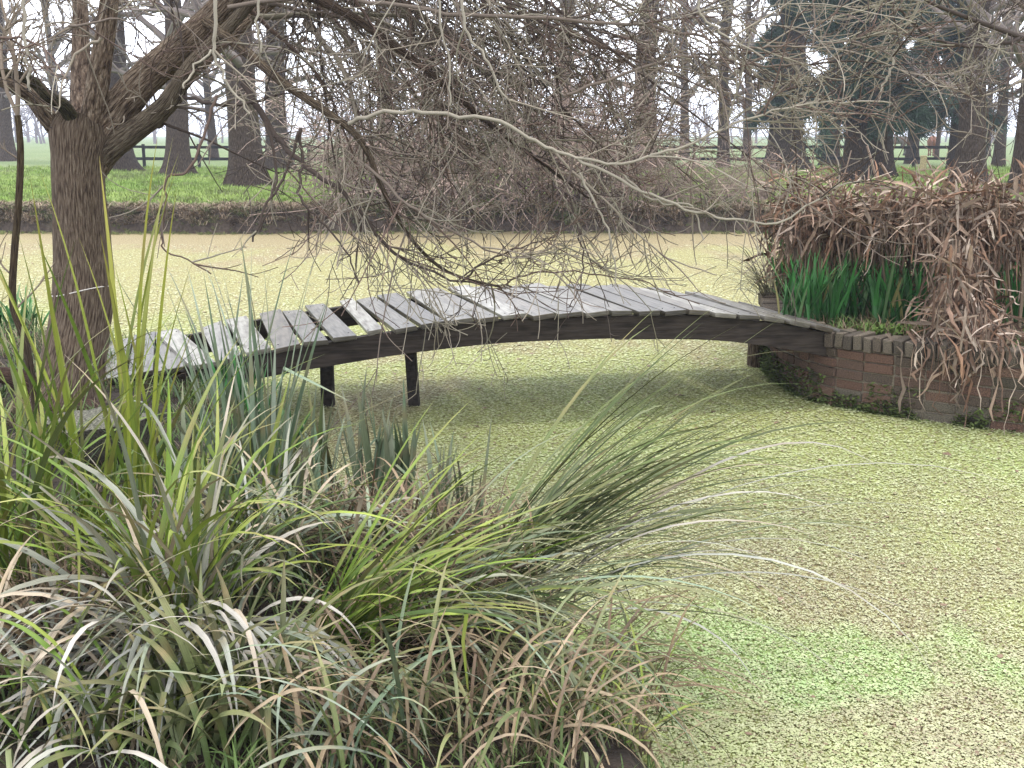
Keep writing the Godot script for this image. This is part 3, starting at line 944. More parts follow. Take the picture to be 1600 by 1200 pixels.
func conifer_crown(sd: int, high: float, r: float, from: float) -> Array:
	rng.seed = sd
	var wood := Geo.new()
	var leaf := Geo.new()
	for c in 60:
		var t := lerpf(from, 0.97, float(c) / 60.0)
		var a := rr(0, TAU)
		var length := high * lerpf(0.26, 0.07, t) * rr(0.7, 1.25)
		var d := Vector3(cos(a), rr(-0.1, 0.25), sin(a)).normalized()
		var p := Vector3(0, t * high, 0)
		var pts := PackedVector3Array([p])
		for s in 7:
			d = (d + Vector3(0, -0.10, 0) + rv() * 0.08).normalized()
			p += d * length / 7.0
			pts.append(p)
			for q in 32:
				var at := p - d * rr(0, length / 7.0)
				var od := (d * rr(0.0, 0.7) + Vector3(rr(-1, 1), rr(-0.75, 0.35), rr(-1, 1))).normalized()
				var ll := rr(0.25, 0.6)
				var tone := rr(0.55, 1.25)
				var col := Color(0.03, 0.055, 0.033) * tone
				var side := od.cross(rv()).normalized()
				var b := leaf.v.size()
				var nn := side.cross(od).normalized()
				for m in 4:
					var q1 := at + od * ll * (m / 4.0)
					var dd := (od + side * (1.0 if m % 2 else -1.0) * 0.8 + Vector3(0, -0.3, 0)).normalized()
					var bb := leaf.v.size()
					var wdt := od.cross(dd).cross(dd).normalized() * 0.022
					leaf.put(q1 - wdt, nn, col, Vector2.ZERO); leaf.put(q1 + wdt, nn, col, Vector2.ZERO); leaf.put(q1 + dd * ll * 0.45, nn, col * 1.2, Vector2.ONE)
					leaf.i.append(bb); leaf.i.append(bb + 1); leaf.i.append(bb + 2)
				leaf.put(at - side * 0.015, nn, col, Vector2.ZERO); leaf.put(at + side * 0.015, nn, col, Vector2.ZERO); leaf.put(at + od * ll, nn, col, Vector2.ONE)
				leaf.i.append(leaf.v.size() - 3); leaf.i.append(leaf.v.size() - 2); leaf.i.append(leaf.v.size() - 1)
		tube(wood, pts, ramp(r * 0.2, 0.012, 8), 5, Color(0.1, 0.08, 0.065), Color(0.1, 0.08, 0.065))
	return [wood.mesh(), leaf.mesh()]

func build_background() -> void:
	var bark := Color(0.18, 0.145, 0.125)
	var crowns := []
	for k in 4: crowns.append(bare_crown(500 + k, 10.0, 0.5, Color(0.17, 0.14, 0.125), 0.3, 20))
	var firs := []
	for k in 3: firs.append(conifer_crown(600 + k, 10.0, 0.5, 0.22))
	rng.seed = 77
	# pixel column, depth, radius, kind, label
	var list := [
		[186, 50, 0.62, "bare", "thick bare tree across the pond, half hidden behind the leaning trunk"],
		[278, 45, 0.46, "bare", "upright bare tree across the pond left of the buttressed trunk"],
		[386, 35, 0.50, "bare", "bare tree with a wide buttressed foot on the far lawn"],
		[434, 52, 0.52, "bare", "dark bare tree close behind the buttressed trunk"],
		[600, 54, 0.40, "bare", "bare tree across the pond behind the middle of the hanging boughs"],
		[880, 56, 0.50, "bare", "tall bare tree under open sky behind the right half of the thicket"],
		[1007, 57, 0.62, "bare", "stout bare tree by the fence right of the thicket"],
		[1130, 55, 0.30, "bare", "slim bare tree by the fence left of the conifers"],
		[1224, 52, 0.80, "fir", "broad dark conifer, leftmost of the conifers by the fence"],
		[1333, 38, 0.36, "fir", "left one of the two conifers standing close together behind the dead leaves"],
		[1374, 43, 0.50, "fir", "right one of the two conifers standing close together behind the dead leaves"],
		[1296, 60, 0.40, "fir", "dark conifer set back between the broad one and the close pair"],
		[1425, 63, 0.34, "fir", "dark conifer set back above the two horses"],
		[1487, 50, 0.22, "fir", "thin black conifer right of the grazing horses"],
		[1516, 36, 0.44, "bare", "thick grey bare tree behind the right half of the dead leaves"],
		[1560, 57, 0.28, "bare", "slim dark bare tree by the fence near the right edge"],
		[1600, 31, 0.34, "bare", "grey bare tree cut by the right edge of the view"],
		[14, 70, 0.42, "bare", "dark bare tree beyond the fence at the left edge"],
		[92, 66, 0.24, "bare", "thin bare tree beyond the fence left of the leaning trunk"],
		[335, 72, 0.30, "bare", "thin bare tree beyond the fence between two thick trunks"],
		[1068, 80, 0.34, "bare", "distant bare tree left of the slim one by the fence"],
		[1165, 72, 0.26, "bare", "distant thin bare tree left of the broad dark conifer"],
		
		[1462, 76, 0.14, "bare", "very thin bare tree beside the chestnut horse"],
		[1540, 84, 0.26, "bare", "distant bare tree between the thick grey one and the slim dark one"],
	]
	var n := 0
	for a in list:
		var y := land(0.0, a[1])
		var p := spot(a[0], 260, a[1])
		p.y = y - 0.08
		var tall: float = rr(9.5, 12.5)
		var r: float = a[2]
		var fir: bool = a[3] == "fir"
		var t := thing("conifer_tree" if fir else "bare_tree", a[4], "tree", p, "trees across the pond")
		var tone := rr(0.75, 1.15)
		if fir: tone *= 0.75
		part("trunk", trunk_mesh(900 + n, tall, r, 0.35, 0.9 if r > 0.35 else 0.4, Color(bark.r * tone, bark.g * tone, bark.b * tone)), M.far_bark, t)
		var turn := Basis(Vector3.UP, rr(0, TAU)) * Basis.from_scale(Vector3(rr(0.9, 1.1), tall / 10.0, rr(0.9, 1.1)))
		if fir:
			var f: Array = firs[n % 3]
			var w := part("branches", f[0], M.twig, t)
			w.basis = turn
			part("crown", f[1], M.needle, t).basis = turn
		else:
			part("crown", crowns[n % 4], M.twig, t).basis = turn
		n += 1
	# bare brown thicket on the far bank
	var bushes := []
	for k in 4:
		rng.seed = 710 + k
		var g := Geo.new()
		var cfg := {"steps": [3, 4, 6], "kids": [0, 5, 7], "grav": [-0.25, -0.3, -0.5], "wig": 0.18, "least": 0.005, "sides": [3, 3, 4], "shrink": 0.5}
		for c in 26:
			var a := rr(0, TAU)
			var e := rr(0.5, 1.4)
			grow(g, Vector3(rr(-0.3, 0.3), -0.05, rr(-0.3, 0.3)), Vector3(cos(a) * cos(e), sin(e), sin(a) * cos(e)), rr(1.3, 2.5), 0.02, 2, cfg, Color(0.24, 0.18, 0.15) * rr(0.75, 1.3))
		bushes.append(g.mesh())
	rng.seed = 88
	var spots := [[575, 25.6, 1.0, "leftmost bush of the bare brown thicket on the far bank"], [640, 26.4, 1.6, "second bush from the left in the bare brown far thicket"], [705, 25.5, 1.5, "third bush from the left in the bare brown far thicket"], [765, 26.6, 1.8, "fourth bush from the left in the bare brown far thicket"], [830, 25.6, 1.5, "fifth bush from the left in the bare brown far thicket"], [890, 26.2, 1.4, "sixth bush from the left in the bare brown far thicket"], [960, 25.4, 0.9, "seventh bush from the left in the bare brown far thicket"], [1030, 26.0, 0.7, "bare brown bush near the right end of the far thicket"], [1110, 25.6, 0.6, "small bare brown bush left of the island on the far bank"], [1180, 26.2, 0.55, "small bare bush on the far bank just behind the pale drooping tuft"]]
	for a in spots:
		var p := spot(a[0], 320, a[1])
		p.y = land(p.x, a[1]) - 0.03
		var t := thing("bare_bush", a[3], "bush", p, "bare bushes on the far bank")
		var o := part("branches", bushes[n % 4], M.twig, t)
		o.basis = Basis(Vector3.UP, rr(0, TAU)) * Basis.from_scale(Vector3(a[2], a[2], a[2]))
		n += 1
	# hazy wood along the horizon
	rng.seed = 99
	var wood := Geo.new()
	var wk := {"steps": [2, 3, 4], "kids": [0, 4, 6], "grav": [0.0, 0.1, 0.3], "wig": 0.2, "least": 0.06, "sides": [3, 3, 3], "shrink": 0.5}
	for k in 130:
		var d := rr(190, 270)
		var x := rr(-0.5, 0.5) * d
		grow(wood, Vector3(x, 0.4, -d), Vector3(rr(-0.15, 0.15), 1, 0).normalized(), rr(5, 9), rr(0.15, 0.3), 2, wk, Color(0.17, 0.14, 0.15))
	setting("distant_wood", wood.mesh(), M.twig, "stuff", "pale hazy wood along the far side of the field", "wood")
	# dead grass hanging over the far bank, lawn grass
	var tuft := Geo.new()
	for k in 14: blade(tuft, Vector3(rr(-0.06, 0.06), 0, rr(-0.06, 0.06)), rr(0, TAU), rr(0.5, 1.3), rr(0.15, 0.34), 0.012, rr(1.5, 3.0), Color.WHITE, Color(1.15, 1.1, 1.0), 4)
	var mm := MultiMesh.new()
	mm.transform_format = MultiMesh.TRANSFORM_3D
	mm.use_colors = true
	mm.mesh = tuft.mesh()
	var where := []
	var tint := []
	for k in 9500:
		var x := rr(-13, 14)
		var d := rr(23.6, 25.3)
		var y := land(x, d)
		if y < 0.16: continue
		var s := rr(0.6, 1.4)
		where.append(Transform3D(Basis(Vector3.UP, rr(0, TAU)).scaled(Vector3(s, s * rr(0.6, 1.1), s)), Vector3(x, y - 0.02, -d)))
		tint.append((Color(0.36, 0.28, 0.20) if rng.randf() < 0.7 else Color(0.22, 0.165, 0.12)) * rr(0.6, 1.5) if rng.randf() < 0.8 else Color(0.17, 0.21, 0.08))
	for k in 1500:   # green fringe along the waterline
		var x := rr(-13, 14)
		var d := rr(23.3, 24.1)
		if shore(x, d) < -0.35: continue
		var s := rr(0.25, 0.5)
		where.append(Transform3D(Basis(Vector3.UP, rr(0, TAU)).scaled(Vector3(s, s, s)), Vector3(x, maxf(land(x, d), 0.0), -d)))
		tint.append(Color(0.20, 0.24, 0.075) * rr(0.7, 1.3))
	mm.instance_count = where.size()
	for k in where.size():
		mm.set_instance_transform(k, where[k]); mm.set_instance_color(k, tint[k])
	scatter("bank_grass", mm, M.dry, "withered brown grass hanging over the far bank", "grass")
	var blades := Geo.new()
	for k in 12: blade(blades, Vector3(rr(-0.12, 0.12), 0, rr(-0.12, 0.12)), rr(0, TAU), rr(0.8, 1.5), rr(0.06, 0.15), 0.012, rr(0.5, 1.4), Color.WHITE, Color(1.15, 1.15, 1.0), 3)
	var mm2 := MultiMesh.new()
	mm2.transform_format = MultiMesh.TRANSFORM_3D
	mm2.use_colors = true
	mm2.mesh = blades.mesh()
	where = []; tint = []
	for k in 26000:
		var d := 24.9 / (1.0 - rng.randf() * 0.56)
		var x := rr(-0.5, 0.5) * d
		var s := rr(0.7, 1.5)
		where.append(Transform3D(Basis(Vector3.UP, rr(0, TAU)).scaled(Vector3(s, s, s)), Vector3(x, land(x, d) - 0.01, -d)))
		var c := ground_colour(x, d, 5.0)
		tint.append(c.lerp(Color(0.25, 0.38, 0.075), rr(0.0, 0.7)) * rr(0.85, 1.5))
	mm2.instance_count = where.size()
	for k in where.size():
		mm2.set_instance_transform(k, where[k]); mm2.set_instance_color(k, tint[k])
	scatter("lawn_grass", mm2, M.leaf, "short green grass of the lawn across the pond", "grass")

func capsules(list: Array, cell: float, soft: float) -> Geo:
	# surface nets round a set of smoothly joined tapered capsules: [a, b, ra, rb]
	var lo := Vector3.ONE * 1e9
	var hi := -lo
	for q in list:
		for e in 2:
			lo = lo.min(q[e] - Vector3.ONE * (q[2] + 0.12)); hi = hi.max(q[e] + Vector3.ONE * (q[2] + 0.12))
	var nx := int((hi.x - lo.x) / cell) + 2
	var ny := int((hi.y - lo.y) / cell) + 2
	var nz := int((hi.z - lo.z) / cell) + 2
	var f := PackedFloat32Array()
	f.resize(nx * ny * nz)
	for z in nz:
		for y in ny:
			for x in nx:
				var p := lo + Vector3(x, y, z) * cell
				var acc := 0.0
				for q in list:
					var ab: Vector3 = q[1] - q[0]
					var h := clampf((p - q[0]).dot(ab) / ab.length_squared(), 0.0, 1.0)
					acc += exp(-(p.distance_to(q[0] + ab * h) - lerpf(q[2], q[3], h)) / soft)
				f[x + nx * (y + ny * z)] = -soft * log(maxf(acc, 1e-30))
	var g := Geo.new()
	var id := {}
	var off := [0, 1, nx, nx + 1, nx * ny, nx * ny + 1, nx * ny + nx, nx * ny + nx + 1]
	for z in nz - 1:
		for y in ny - 1:
			for x in nx - 1:
				var b := x + nx * (y + ny * z)
				var mask := 0
				for k in 8:
					if f[b + off[k]] < 0.0: mask |= 1 << k
				if mask == 0 or mask == 255: continue
				var sum := Vector3.ZERO
				var cnt := 0
				for k in 8:
					for ax in [1, 2, 4]:
						if k & ax: continue
						var k2: int = k | ax
						var a := f[b + off[k]]
						var c := f[b + off[k2]]
						if (a < 0.0) == (c < 0.0): continue
						var p1 := Vector3(k & 1, (k >> 1) & 1, (k >> 2) & 1)
						var p2 := Vector3(k2 & 1, (k2 >> 1) & 1, (k2 >> 2) & 1)
						sum += p1.lerp(p2, a / (a - c)); cnt += 1
				var gr := Vector3(f[b + 1] - f[b], f[b + nx] - f[b], f[b + nx * ny] - f[b]).normalized()
				id[b] = g.v.size()
				g.put(lo + (Vector3(x, y, z) + sum / cnt) * cell, gr, Color.WHITE, Vector2.ZERO)
	for b in id:
		for ax in 3:
			var st: int = [1, nx, nx * ny][ax]
			var s1: int = [nx, nx * ny, 1][ax]
			var s2: int = [nx * ny, 1, nx][ax]
			if (f[b] < 0.0) == (f[b + st] < 0.0): continue
			if not (id.has(b - s1) and id.has(b - s2) and id.has(b - s1 - s2)): continue
			if f[b] < 0.0: g.quad(id[b], id[b - s2], id[b - s1 - s2], id[b - s1])
			else: g.quad(id[b], id[b - s1], id[b - s1 - s2], id[b - s2])
	return g

func horse_mesh(graze: bool, body: Color, leg: Color) -> ArrayMesh:
	var c := [
		[Vector3(-0.55, 1.14, 0), Vector3(0.4, 1.08, 0), 0.27, 0.29], [Vector3(-0.72, 1.16, 0), Vector3(-0.5, 1.12, 0), 0.22, 0.26],
		[Vector3(0.4, 1.08, 0), Vector3(0.62, 1.12, 0), 0.27, 0.2], [Vector3(0.35, 1.32, 0), Vector3(0.6, 1.3, 0), 0.1, 0.1],
		[Vector3(-0.88, 1.28, 0), Vector3(-1.0, 1.05, 0), 0.045, 0.06], [Vector3(-1.0, 1.05, 0), Vector3(-1.0, 0.55, 0), 0.06, 0.04]]
	for s in [-1.0, 1.0]:
		c.append([Vector3(0.5, 0.95, 0.15 * s), Vector3(0.52, 0.5, 0.15 * s), 0.13, 0.065])
		c.append([Vector3(0.52, 0.5, 0.15 * s), Vector3(0.52, 0.1, 0.15 * s), 0.055, 0.045])
		c.append([Vector3(0.52, 0.08, 0.15 * s), Vector3(0.56, 0.04, 0.15 * s), 0.055, 0.06])
		c.append([Vector3(-0.66, 1.0, 0.15 * s), Vector3(-0.56, 0.72, 0.17 * s), 0.19, 0.11])
		c.append([Vector3(-0.56, 0.72, 0.17 * s), Vector3(-0.78, 0.46, 0.16 * s), 0.1, 0.06])
		c.append([Vector3(-0.78, 0.46, 0.16 * s), Vector3(-0.74, 0.1, 0.16 * s), 0.055, 0.045])
		c.append([Vector3(-0.74, 0.08, 0.16 * s), Vector3(-0.7, 0.04, 0.16 * s), 0.055, 0.06])
	var poll := Vector3(1.12, 0.72, 0) if graze else Vector3(1.12, 1.72, 0)
	var nose := Vector3(1.28, 0.2, 0) if graze else Vector3(1.5, 1.42, 0)
	c.append([Vector3(0.6, 1.2, 0), poll, 0.21, 0.11])
	c.append([poll, nose, 0.115, 0.065])
	for s in [-1.0, 1.0]: c.append([poll + Vector3(-0.02, 0.08, 0.06 * s), poll + Vector3(-0.05, 0.2, 0.08 * s), 0.03, 0.012])
	var g := capsules(c, 0.045, 0.03)
	for k in g.v.size(): g.c[k] = leg.lerp(body, smoothstep(0.35, 0.8, g.v[k].y)) if g.v[k].x > -0.92 else leg
	return g.mesh()

func build_fence_and_field() -> void:
	var t := thing("rail_fence", "black two rail post and rail fence between lawn and field", "fence", Vector3(0, land(0, 55.5), -55.5))
	rng.seed = 123
	var x := -20.0
	var pg := Geo.new()
	box(pg, Transform3D.IDENTITY, Vector3(0.13, 1.2, 0.11), 0.01, 0.005)
	var pm := pg.mesh()
	var rails := []
	for k in 3:
		var g := Geo.new()
		box(g, Transform3D.IDENTITY, Vector3(2.62, 0.13, 0.05), 0.008, 0.012)
		rails.append(g.mesh())
	while x < 20.0:
		var y := land(x, 55.5) - t.position.y
		part("post", pm, M.rail, t).position = Vector3(x, y + 0.52, rr(-0.01, 0.01))
		for h in [0.97, 0.43]:
			var r := part("rail", rails[rng.randi() % 3], M.rail, t)
			r.position = Vector3(x + 1.3, y + h + rr(-0.015, 0.015), 0.085)
			r.rotation.z = rr(-0.006, 0.006)
		x += 2.6
	var h1 := thing("horse", "grey brown horse grazing beyond the fence, half behind a conifer trunk", "horse", Vector3.ZERO, "horses in the field")
	part("body", horse_mesh(true, Color(0.16, 0.13, 0.11), Color(0.08, 0.065, 0.06)), M.coat, h1)
	h1.position = spot(1398, 240, 88); h1.position.y = land(h1.position.x, 88); h1.rotation.y = PI
	var h2 := thing("horse", "chestnut horse seen from behind beyond the fence", "horse", Vector3.ZERO, "horses in the field")
	part("body", horse_mesh(true, Color(0.30, 0.13, 0.075), Color(0.26, 0.12, 0.08)), M.coat, h2)
	h2.position = spot(1456, 240, 86); h2.position.y = land(h2.position.x, 86); h2.rotation.y = deg_to_rad(65)
	var st := thing("marker_stake", "short yellow wooden stake in front of the fence below the horses", "stake", Vector3.ZERO)
	st.position = spot(1442, 262, 50); st.position.y = land(st.position.x, 50)
	var sg := Geo.new()
	box(sg, Transform3D(Basis(), Vector3(0, 0.3, 0)), Vector3(0.26, 0.76, 0.08), 0.01, 0.01)
	part("board", sg.mesh(), M.stake, st)

# ------------------------------------------------------------------ plants on the walled bank
func single_blades(t: Node3D, called: String, count: int, make: Callable, material: Material) -> void:
	for k in count:
		var g := Geo.new()
		make.call(g, k)
		part(called, g.mesh(), material, t)

func iris_clump(label: String, where: Vector3, blades: int, tall: float, spread: float, group: String, tone := 1.0) -> void:
	var t := thing("iris_clump", label, "plant", where, group)
	single_blades(t, "blade", blades, func(g: Geo, _k: int):
		var a := rr(0, TAU)
		var c := Color(0.055, 0.19, 0.05) * rr(0.65, 1.6) * tone
		if rng.randf() < 0.2: c = Color(0.15, 0.26, 0.11) * rr(0.8, 1.3)
		if rng.randf() < 0.06: c = Color(0.36, 0.33, 0.14)
		blade(g, Vector3(rr(-spread, spread), -0.02, rr(-spread, spread) * 0.7), a, rr(1.15, 1.52), tall * rr(0.6, 1.15), rr(0.018, 0.034), rr(0.0, 0.9), c, c * 1.25, 8, rr(-0.5, 0.5), rr(0.4, 0.8) if rng.randf() < 0.1 else 2.0), M.leaf)

func dead_leaf(g: Geo, p: Vector3, long: float, wide: float, col: Color, hang: float) -> void:
	# a withered strap leaf: crumpled, twisted, drooping
	var a := rr(0, TAU)
	var e := rr(-1.2, 1.0) - hang
	var seg := 8
	var start := g.v.size()
	var roll := rr(0, TAU)
	var limp := pow(rng.randf(), 1.3)
	for k in seg + 1:
		var t := float(k) / seg
		var d := Vector3(cos(a) * cos(e), sin(e), sin(a) * cos(e))
		roll += rr(-0.5, 0.5) * limp
		var side := Vector3(-sin(a), 0, cos(a)).rotated(d, roll)
		var nn := side.cross(d).normalized()
		var w := wide * 0.5 * (0.4 + 0.8 * sin(PI * pow(t, 0.8))) * rr(0.75, 1.2)
		var c := col * rr(0.85, 1.15)
		g.put(p - side * w + nn * rr(-0.3, 0.3) * w, (nn - side * 0.6).normalized(), c, Vector2(0, t * 2.0))
		g.put(p - nn * w * 0.6, nn, c * 0.9, Vector2(0.5, t * 2.0))
		g.put(p + side * w + nn * rr(-0.3, 0.3) * w, (nn + side * 0.6).normalized(), c, Vector2(1, t * 2.0))
		p += d * long / seg
		e = clampf(e + rr(-0.7, 0.36) * limp, -1.5, 1.5)
		a += rr(-0.6, 0.6) * limp
	for k in seg:
		var q := start + k * 3
		g.quad(q, q + 1, q + 4, q + 3)
		g.quad(q + 1, q + 2, q + 5, q + 4)

var dead_tones := [Color(0.33, 0.215, 0.155), Color(0.45, 0.32, 0.235), Color(0.20, 0.125, 0.09), Color(0.64, 0.51, 0.41), Color(0.36, 0.21, 0.135), Color(0.30, 0.23, 0.175), Color(0.53, 0.39, 0.295)]

func build_island_plants() -> void:
	rng.seed = 3001
	var top := WALL_TOP - 0.07
	# irises in a row behind the wall
	var cols := [1236, 1258, 1284, 1310, 1332, 1356, 1380, 1404, 1428, 1450, 1570, 1592, 1240, 1272, 1322, 1368, 1412]
	var where := ["at the left end of the row behind the bridge end", "second in the row behind the bridge end", "third in the row behind the bridge end", "fourth in the row behind the bridge end", "fifth in the row, above the bridge end", "sixth in the row, right of the bridge end", "seventh in the row, above the start of the bare coping", "eighth in the row, above the bare coping", "ninth in the row, left of the hanging dead leaves", "at the right end of the row, against the hanging dead leaves", "just right of the hanging dead leaves", "at the right edge of the view behind the wall", "in the back row at its left end", "in the back row, second from the left", "in the back row, middle one", "in the back row, fourth from the left", "in the back row at its right end"]
	for k in cols.size():
		var back := k >= 12
		var p := spot(cols[k], 500, (10.4 if back else 9.3) + rr(-0.2, 0.2))
		p.y = top
		iris_clump("dark green iris clump " + where[k], p, 24, (0.78 if back else 0.62) * rr(0.85, 1.1), 0.13, "irises behind the brick wall")
	# bright moss and low weeds on top
	var moss := Geo.new()
	for k in 900:
		var p := spot(rr(1345, 1450), 505, rr(8.75, 9.15))
		p.y = top
		blade(moss, p, rr(0, TAU), rr(0.3, 1.2), rr(0.03, 0.09), rr(0.012, 0.03), 1.2, Color(0.17, 0.29, 0.06) * rr(0.8, 1.2), Color(0.28, 0.42, 0.11), 3)
	setting("low_weeds", moss.mesh(), M.leaf, "stuff", "bright green low weeds on the earth just behind the coping", "weeds")
	# withered leaves: clumps that lean over the irises and down the wall
	var clumps := [
		[1252, 318, 9.8, 45, 62, 80, 0.3, "left end of the withered brown leaf thicket, with a rusty tuft on top"],
		[1298, 332, 9.7, 70, 46, 150, 0.3, "withered brown leaves left of the middle of the thicket"],
		[1352, 334, 9.6, 80, 44, 150, 0.3, "withered brown leaves in the middle of the thicket"],
		[1415, 330, 9.4, 80, 46, 150, 0.3, "withered brown leaves right of the middle of the thicket"],
		[1478, 335, 9.0, 75, 62, 170, 0.4, "withered brown leaves above the hanging curtain"],
		[1545, 332, 8.9, 75, 62, 170, 0.4, "withered brown leaves at the right end of the thicket"],
		[1605, 335, 8.9, 60, 60, 110, 0.2, "withered brown leaves cut by the right edge of the view"],
		[1502, 440, 8.35, 50, 85, 220, 0.9, "curtain of withered brown leaves hanging in front of the irises"],
		[1525, 520, 8.1, 70, 55, 220, 0.6, "withered brown leaves heaped on the coping of the wall"],
	]
	for c in clumps:
		var o := spot(c[0], 500, c[2])
		o.y = top
		var t := thing("withered_plant", c[7], "plant", o, "withered plants behind the brick wall")
		var stems := Geo.new()
		for k in 3:
			var tip := spot(c[0] + rr(-c[3], c[3]) * 0.7, c[1] + rr(-c[4], c[4]) * 0.4, c[2] + rr(-0.3, 0.3)) - o
			var bs := Vector3(tip.x * 0.4, -0.03, tip.z * 0.4)
			tube(stems, spline(PackedVector3Array([bs, bs.lerp(tip, 0.5) + Vector3(rr(-0.05, 0.05), 0.06, 0), tip]), 4), ramp(0.012, 0.006, 9), 5, Color(0.25, 0.18, 0.12), Color(0.3, 0.22, 0.15))
		part("stems", stems.mesh(), M.dry, t)
		single_blades(t, "dead_leaf", c[5], func(g: Geo, _k: int):
			var p := spot(c[0] + rng.randfn(0, 0.45) * c[3], c[1] + clampf(rng.randfn(0, 0.5), -1.0, 1.0) * c[4], c[2] + rr(-0.4, 0.3)) - o
			dead_leaf(g, p, rr(0.12, 0.45), rr(0.007, 0.028), dead_tones[rng.randi() % 7] * rr(0.9, 1.55), c[6]), M.dry)
		var fluff := Geo.new()
		for k in 260:
			var p := spot(c[0] + rng.randfn(0, 0.5) * c[3], c[1] + 12 + clampf(rng.randfn(0, 0.45), -1, 1) * c[4], c[2] + rr(-0.3, 0.45)) - o
			dead_leaf(fluff, p, rr(0.1, 0.4), rr(0.006, 0.022), dead_tones[rng.randi() % 7] * rr(0.6, 1.3), c[6])
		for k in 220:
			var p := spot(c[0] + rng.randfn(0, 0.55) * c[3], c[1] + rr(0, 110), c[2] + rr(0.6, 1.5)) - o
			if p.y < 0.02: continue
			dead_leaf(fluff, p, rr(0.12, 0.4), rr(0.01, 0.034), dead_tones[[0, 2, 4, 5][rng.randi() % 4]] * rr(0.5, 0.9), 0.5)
		for k in 26:   # single straps standing out of the top
			var p := spot(c[0] + rr(-1, 1) * c[3], c[1] - c[4] * rr(0.2, 0.75), c[2] + rr(-0.2, 0.3)) - o
			if c[1] > 400: continue
			var tone: Color = dead_tones[rng.randi() % 7] * rr(0.9, 1.5)
			blade(fluff, p, rr(0, TAU), rr(0.7, 1.5), rr(0.12, 0.38), rr(0.008, 0.022), rr(0.4, 3.0), tone, tone, 6, rr(-2, 2), rr(0.3, 0.8) if rng.randf() < 0.4 else 2.0)
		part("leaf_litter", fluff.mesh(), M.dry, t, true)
	# straps that trail over the wall to the water
	var trail := thing("withered_plant", "long withered straps trailing over the brick wall down to the water", "plant", Vector3(3.1, WALL_TOP, -7.95), "withered plants behind the brick wall")
	for k in 34:
		var u := 1440 + 175.0 * rng.randf()
		if k < 6: u = rr(1405, 1450)
		var f := (u - 1358.0) / 242.0
		var face := lerpf(8.27, 7.66, f)
		var g := Geo.new()
		var p := spot(u, 520, face - 0.06 + rr(-0.03, 0.03))
		p.y = WALL_TOP + rr(-0.03, 0.1)
		var pts := PackedVector3Array()
		var drop := rr(0.15, 0.58)
		for q in 7:
			pts.append(p + Vector3(rr(-0.015, 0.015) + rr(-0.05, 0.05) * q / 6.0, -drop * q / 6.0, rr(0.0, 0.03)))
		pts[0] += Vector3(rr(-0.06, 0.06), 0.02, -0.14)
		var c: Color = dead_tones[rng.randi() % 7] * rr(0.85, 1.4)
		var st := g.v.size()
		var wide := rr(0.01, 0.032)
		var roll := rr(-0.6, 0.6)
		for q in 7:
			roll += rr(-0.5, 0.5)
			var side := Vector3(cos(roll), 0, sin(roll)) * wide * (0.6 + 0.4 * sin(q * 1.3 + k)) * (0.3 if q == 6 else 1.0) * 0.5
			var nn := Vector3(-sin(roll), 0.1, cos(roll)).normalized()
			g.put(pts[q] - trail.position - side, nn, c, Vector2(0, q * 0.3)); g.put(pts[q] - trail.position + nn * wide * 0.25, nn, c, Vector2(0.5, q * 0.3)); g.put(pts[q] - trail.position + side, nn, c, Vector2(1, q * 0.3))
		for q in 6:
			g.quad(st + q * 3, st + q * 3 + 1, st + q * 3 + 4, st + q * 3 + 3); g.quad(st + q * 3 + 1, st + q * 3 + 2, st + q * 3 + 5, st + q * 3 + 4)
		part("strap", g.mesh(), M.dry, trail)
	# stalks that stand above the thicket
	var stalks := thing("dead_stalks", "pale dead stalks sticking up out of the withered leaf thicket", "plant", Vector3(2.9, top, -9.6))
	for s in [[[1385, 330], [1370, 280], [1355, 228], 0.016], [[1410, 320], [1385, 270], [1375, 255], 0.02], [[1310, 350], [1270, 270], [1235, 232], 0.008], [[1560, 340], [1545, 300], [1550, 265], 0.02], [[1530, 330], [1510, 290], [1495, 262], 0.02], [[1300, 320], [1320, 270], [1330, 235], 0.008], [[1470, 330], [1462, 280], [1448, 250], 0.012]]:
		var g := Geo.new()
		var pts := PackedVector3Array([spot(s[0][0], s[0][1] + 80, 9.5) - stalks.position, spot(s[0][0], s[0][1], 9.45) - stalks.position, spot(s[1][0], s[1][1], 9.4) - stalks.position, spot(s[2][0], s[2][1], 9.35) - stalks.position])
		tube(g, spline(pts, 4), ramp(s[3], s[3] * 0.6, 13), 6, Color(0.3, 0.21, 0.15), Color(0.5, 0.38, 0.3), 0.2)
		part("stalk", g.mesh(), M.dry, stalks)
	# pale drooping tuft at the corner of the bank
	for a in [[1205, 10.6, 0.95, "pale grey green grass tuft drooping to the water behind the bridge end"], [1245, 10.9, 0.8, "pale grass tuft drooping behind the left end of the iris row"]]:
		var p := spot(a[0], 470, a[1])
		p.y = top - 0.05
		var t := thing("grass_tuft", a[3], "grass", p, "pale tufts at the island corner")
		single_blades(t, "blade", 130, func(g: Geo, _k: int):
			var c := Color(0.25, 0.26, 0.17).lerp(Color(0.35, 0.30, 0.21), rng.randf()) * rr(0.65, 1.2)
			blade(g, Vector3(rr(-0.08, 0.08), 0, rr(-0.08, 0.08)), rr(0, TAU), rr(0.7, 1.4), a[2] * rr(0.6, 1.1), rr(0.007, 0.013), rr(1.6, 3.0), c, c * 1.15, 8), M.dry)

